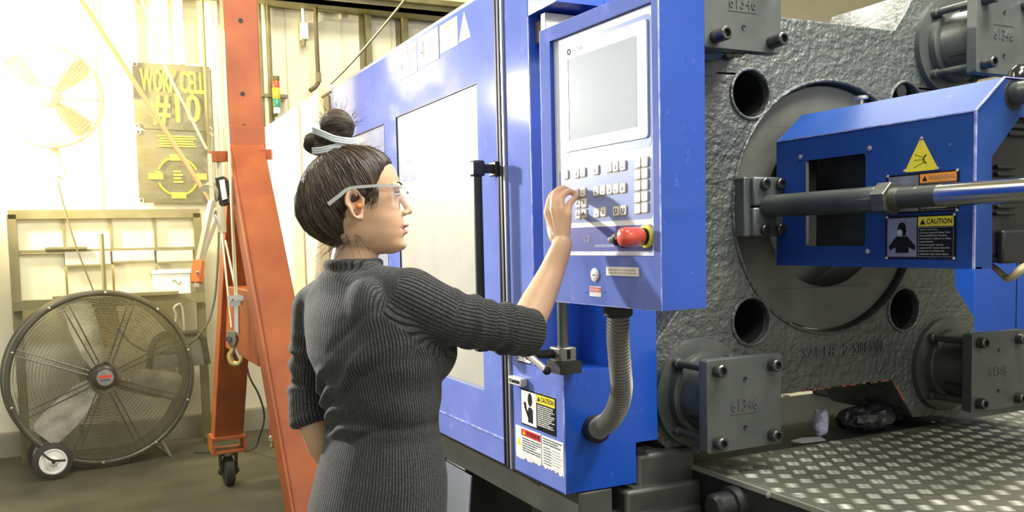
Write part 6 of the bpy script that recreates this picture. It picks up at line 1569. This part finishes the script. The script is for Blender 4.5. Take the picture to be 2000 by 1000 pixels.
for nm, pts in (('hair_tie', [BP(-.050, .020, -.010), BP(-.030, .036, -.020), BP(-.005, .040, -.031), BP(.024, .028, -.034), BP(.036, .004, -.030)]), ('hair_tie', [BP(-.052, .016, -.052), BP(-.034, .032, -.053), BP(-.010, .036, -.048), BP(.014, .030, -.040), BP(.03, .010, -.038)])):
    for k in range(3):
        o_ = UP * (-.0045 * (k - 1)); woman.part(nm, MB().tube(spline([p + o_ for p in pts], 6), .0030, 8), m_tie, parent=hair, label='pale blue hair tie')
# combed strands lying on the cap, from the hairline up to the bun
rnd = random.Random(17); cs_m = MB(); cs_d = MB(); HC = Vector((-.02, 0, .01))
def cap_pt(dv, lift):
    c = H(*HC); d = (HFW * dv.x + HRT * dv.y + UP * dv.z).normalized(); hit = _bv.ray_cast(c + d * .4, -d)
    return None if hit[0] is None else hit[0] + d * lift
for i in range(620):
    a_ = rnd.uniform(-pi, pi); start = Vector((cos(a_) * rnd.uniform(.5, 1.0), rnd.uniform(-.25, 1.0), -rnd.uniform(-.3, .75))).normalized()
    if start.x > .62 and start.z < .35: continue
    if start.y < -.35: continue
    if start.x > .05 and start.z < -.05: continue
    endd = Vector((-.40 + rnd.uniform(-.10, .10), rnd.uniform(-.08, .08), .92)).normalized(); t0_ = rnd.uniform(0, .45); t1_ = min(1, t0_ + rnd.uniform(.3, .7)); pts = []
    wv = rnd.uniform(-.05, .05)
    for k in range(9):
        t_ = t0_ + (t1_ - t0_) * k / 8; dv = start.lerp(endd, t_); dv.y += wv * sin(pi * t_); q = cap_pt(dv.normalized(), .0004 + .0016 * rnd.random() * sin(pi * k / 8))
        if q is None: break
        pts.append(q)
    if len(pts) == 9: (cs_m if i % 3 else cs_d).tube(pts, [.0003 + .0006 * sin(pi * k / 8) for k in range(9)], 4)
for i in range(46):                                                  # sideburn in front of the ear
    f0 = rnd.uniform(.026, .046); z0 = rnd.uniform(.026, .040); q0 = H(f0, .0755, z0); q1 = H(f0 - rnd.uniform(.002, .014), .0735, z0 - rnd.uniform(.022, .042))
    cs_m.tube([q0, q0.lerp(q1, .5) + HRT * .0018 + HFW * .002, q1], [.0009, .0008, .0003], 4)
woman.part('combed_strands', cs_m, M('brown_strand', (.055, .035, .020), .38, spec=.6), parent=hair, smooth=180, kind='stuff')
woman.part('combed_strands', cs_d, M('light_strand', (.17, .115, .065), .38, spec=.6), parent=hair, smooth=180, kind='stuff')
# loose strands
rnd = random.Random(11); st = MB()
for i in range(26):
    a = rnd.uniform(-1.1, 1.1); q0 = H(-.045 + .03 * rnd.random(), .035 + .025 * rnd.random(), -.060 - .018 * rnd.random())
    dr_ = (-HFW * rnd.uniform(.2, 1.0) - UP * rnd.uniform(.3, 1.1) + HRT * rnd.uniform(-.3, .5)); L_ = rnd.uniform(.025, .085)
    st.tube([q0, q0 + dr_ * L_ * .5 + HRT * .006, q0 + dr_ * L_ - HFW * rnd.uniform(-.01, .02) - UP * .01], [.0005, .0004, .0002], 4)
for i in range(50):
    t_ = rnd.uniform(-.2, pi); q0 = BP(.036 * cos(t_), rnd.uniform(-.02, .03), .036 * sin(t_)); dr_ = HFW * cos(t_) * rnd.uniform(.2, 1) + UP * rnd.uniform(.1, 1.0) + HRT * rnd.uniform(-.4, .4)
    L_ = rnd.uniform(.012, .036); st.tube([q0, q0 + dr_ * L_ * .6 + HRT * .004, q0 + dr_ * L_ + HFW * rnd.uniform(-.01, .012)], [.0004, .0003, .00015], 4)
for i in range(70):
    f0 = rnd.uniform(-.06, .075); zt_ = np.interp(f0, (-.06, 0, .04, .06, .075), (.112, .127, .119, .108, .092)); q0 = H(f0, rnd.uniform(-.01, .03), zt_ - .004)
    L_ = rnd.uniform(.012, .04); dr_ = (HFW * rnd.uniform(.1, 1.0) + UP * rnd.uniform(.05, .5)); st.tube([q0, q0 + dr_ * L_ * .5, q0 + dr_ * L_ - UP * .004], [.0004, .0003, .00015], 4)
for i in range(0):                                                  # wisps at the temple and ear
    q0 = H(.052 + .012 * rnd.random(), .066, .045 - .05 * rnd.random()); q1 = q0 + HFW * rnd.uniform(-.004, .018) - UP * rnd.uniform(.02, .05) + HRT * .006
    st.tube([q0, q0.lerp(q1, .5) + HFW * .006 + HRT * .004, q1], [.0005, .0004, .0002], 4)
for i in range(9):                                                  # nape wisps over the neck
    q0 = H(-.03 + .03 * rnd.random(), .046 + .012 * rnd.random(), -.045 - .02 * rnd.random()); q1 = q0 + HFW * rnd.uniform(.0, .045) - UP * rnd.uniform(.03, .06)
    st.tube([q0, q0.lerp(q1, .5) + HRT * .006, q1], [.0004, .0003, .0002], 4)
o = woman.part('loose_strands', st, M('strand', (.035, .023, .015), .5), parent=hair, smooth=180, kind='stuff')
# shoes
for s in (-1, 1):
    an = foot + BL * (.085 * s) - BF * .02; sm_ = MB()
    rs = [ellr(Vector((an.x, an.y, .045)) + BF * t_, BL, UP, a, b, 20) for t_, a, b in ((-.075, .02, .03), (-.06, .036, .044), (0, .041, .045), (.08, .044, .044), (.15, .042, .040), (.195, .028, .034), (.205, .012, .022))]
    sm_.rings(rs); woman.part('shoe', sm_, m_rubber, smooth=60)
# ---- glasses and ear plug: worn things of their own
gl = Thing('safety_glasses', 'clear wraparound safety glasses with grey temple arms worn by the woman', 'glasses', H(.1, 0, .01))
m_temple = M('grey_temple', (.42, .43, .41), .4, coat=.2)
for s in (1, -1):
    pth = spline([H(.084, s * .066, .0355), H(.055, s * .082, .0365), (H(.015, s * .0885, .0345)), H(-.014, s * .0895, .0305), H(-.034, s * .090, .0165), H(-.056, s * .0895, .000)], 6)
    fr_ = MB(); rs = []
    for i, p in enumerate(pth):
        d = (pth[min(i + 1, len(pth) - 1)] - pth[max(i - 1, 0)]).normalized(); sd_ = HRT * s; up_ = sd_.cross(d).normalized()
        hh = .0022 + .0020 * (i / len(pth)); rs.append([p + up_ * hh + sd_ * .0012, p - up_ * hh + sd_ * .0012, p - up_ * hh - sd_ * .0012, p + up_ * hh - sd_ * .0012])
    gl.part('temple', fr_.rings(rs), m_temple)
m_lens2 = M('clear_frame', (.8, .83, .85), .1, alpha=.45, coat=1.0)
m_lens = M('clear_lens', (.92, .95, 1.0), .03, alpha=.07, coat=.3, spec=.6)
for s in (1, -1):
    for (nm, t0, t1, z0, z1, mt, th_) in (('lens', .12, 1.30, -.013, .037, m_lens, .0012), ('brow_bar', .02, 1.32, .0355, .0395, m_lens2, .0022)):
        A0 = []; A1 = []
        for i in range(13):
            t_ = t0 + (t1 - t0) * i / 12; dz = .010 * max(0, (t_ - .75) / .55) ** 2; dn_ = .006 * max(0, (.35 - t_) / .25)
            for lst, e in ((A0, 0), (A1, th_)):
                f_, r_ = .058 + (.0505 - e) * cos(t_), s * (.071 - e) * sin(t_)
                lst.append((H(f_, r_, z0 + (dz + dn_ if nm == 'lens' else 0)), H(f_, r_, z1 - (.2 * dz if nm == 'lens' else 0))))
        mb2 = MB(); mb2.rings([[a0_[0], a0_[1], a1_[1], a1_[0]] for a0_, a1_ in zip(A0, A1)]); gl.part(nm, mb2, mt, smooth=40)
gl.part('nose_bridge', MB().tube([H(.1085, -.010, .026), H(.1095, 0, .029), H(.1085, .010, .026)], .0022, 8), m_temple)
pl0 = H(.003, .0735, -.004)
ep = Thing('ear_plug', 'orange foam plug in the woman\'s ear', 'ear plug', pl0)
ep.part('foam', MB().lathe(pl0, HRT + HFW * .25, [(0, .0045), (.009, .0058), (.013, .0052), (.0145, .002)], 14), M('orange_foam', (.85, .30, .07), .7), smooth=60)
# ------------------------------------------------------------------ haze volume added for the glare around the lamp
hz_m = bpy.data.materials.new('glare_haze'); hz_m.use_nodes = True
_t = hz_m.node_tree; _t.nodes.remove(_t.nodes['Principled BSDF'])
_v = _t.nodes.new('ShaderNodeVolumeScatter'); _v.inputs['Color'].default_value = (1.0, .84, .42, 1); _v.inputs['Density'].default_value = 0.045; _v.inputs['Anisotropy'].default_value = 0.0
_t.links.new(_v.outputs[0], _t.nodes['Material Output'].inputs['Volume'])
o = MB().box((-5.5, 4.75, .005), (1.05, WY - .31, 4.15)).build('glare_haze', hz_m, 0)
tag(o, 'thin warm dusty haze lit by the lamp over the left side of the hall', 'haze', None, 'stuff')
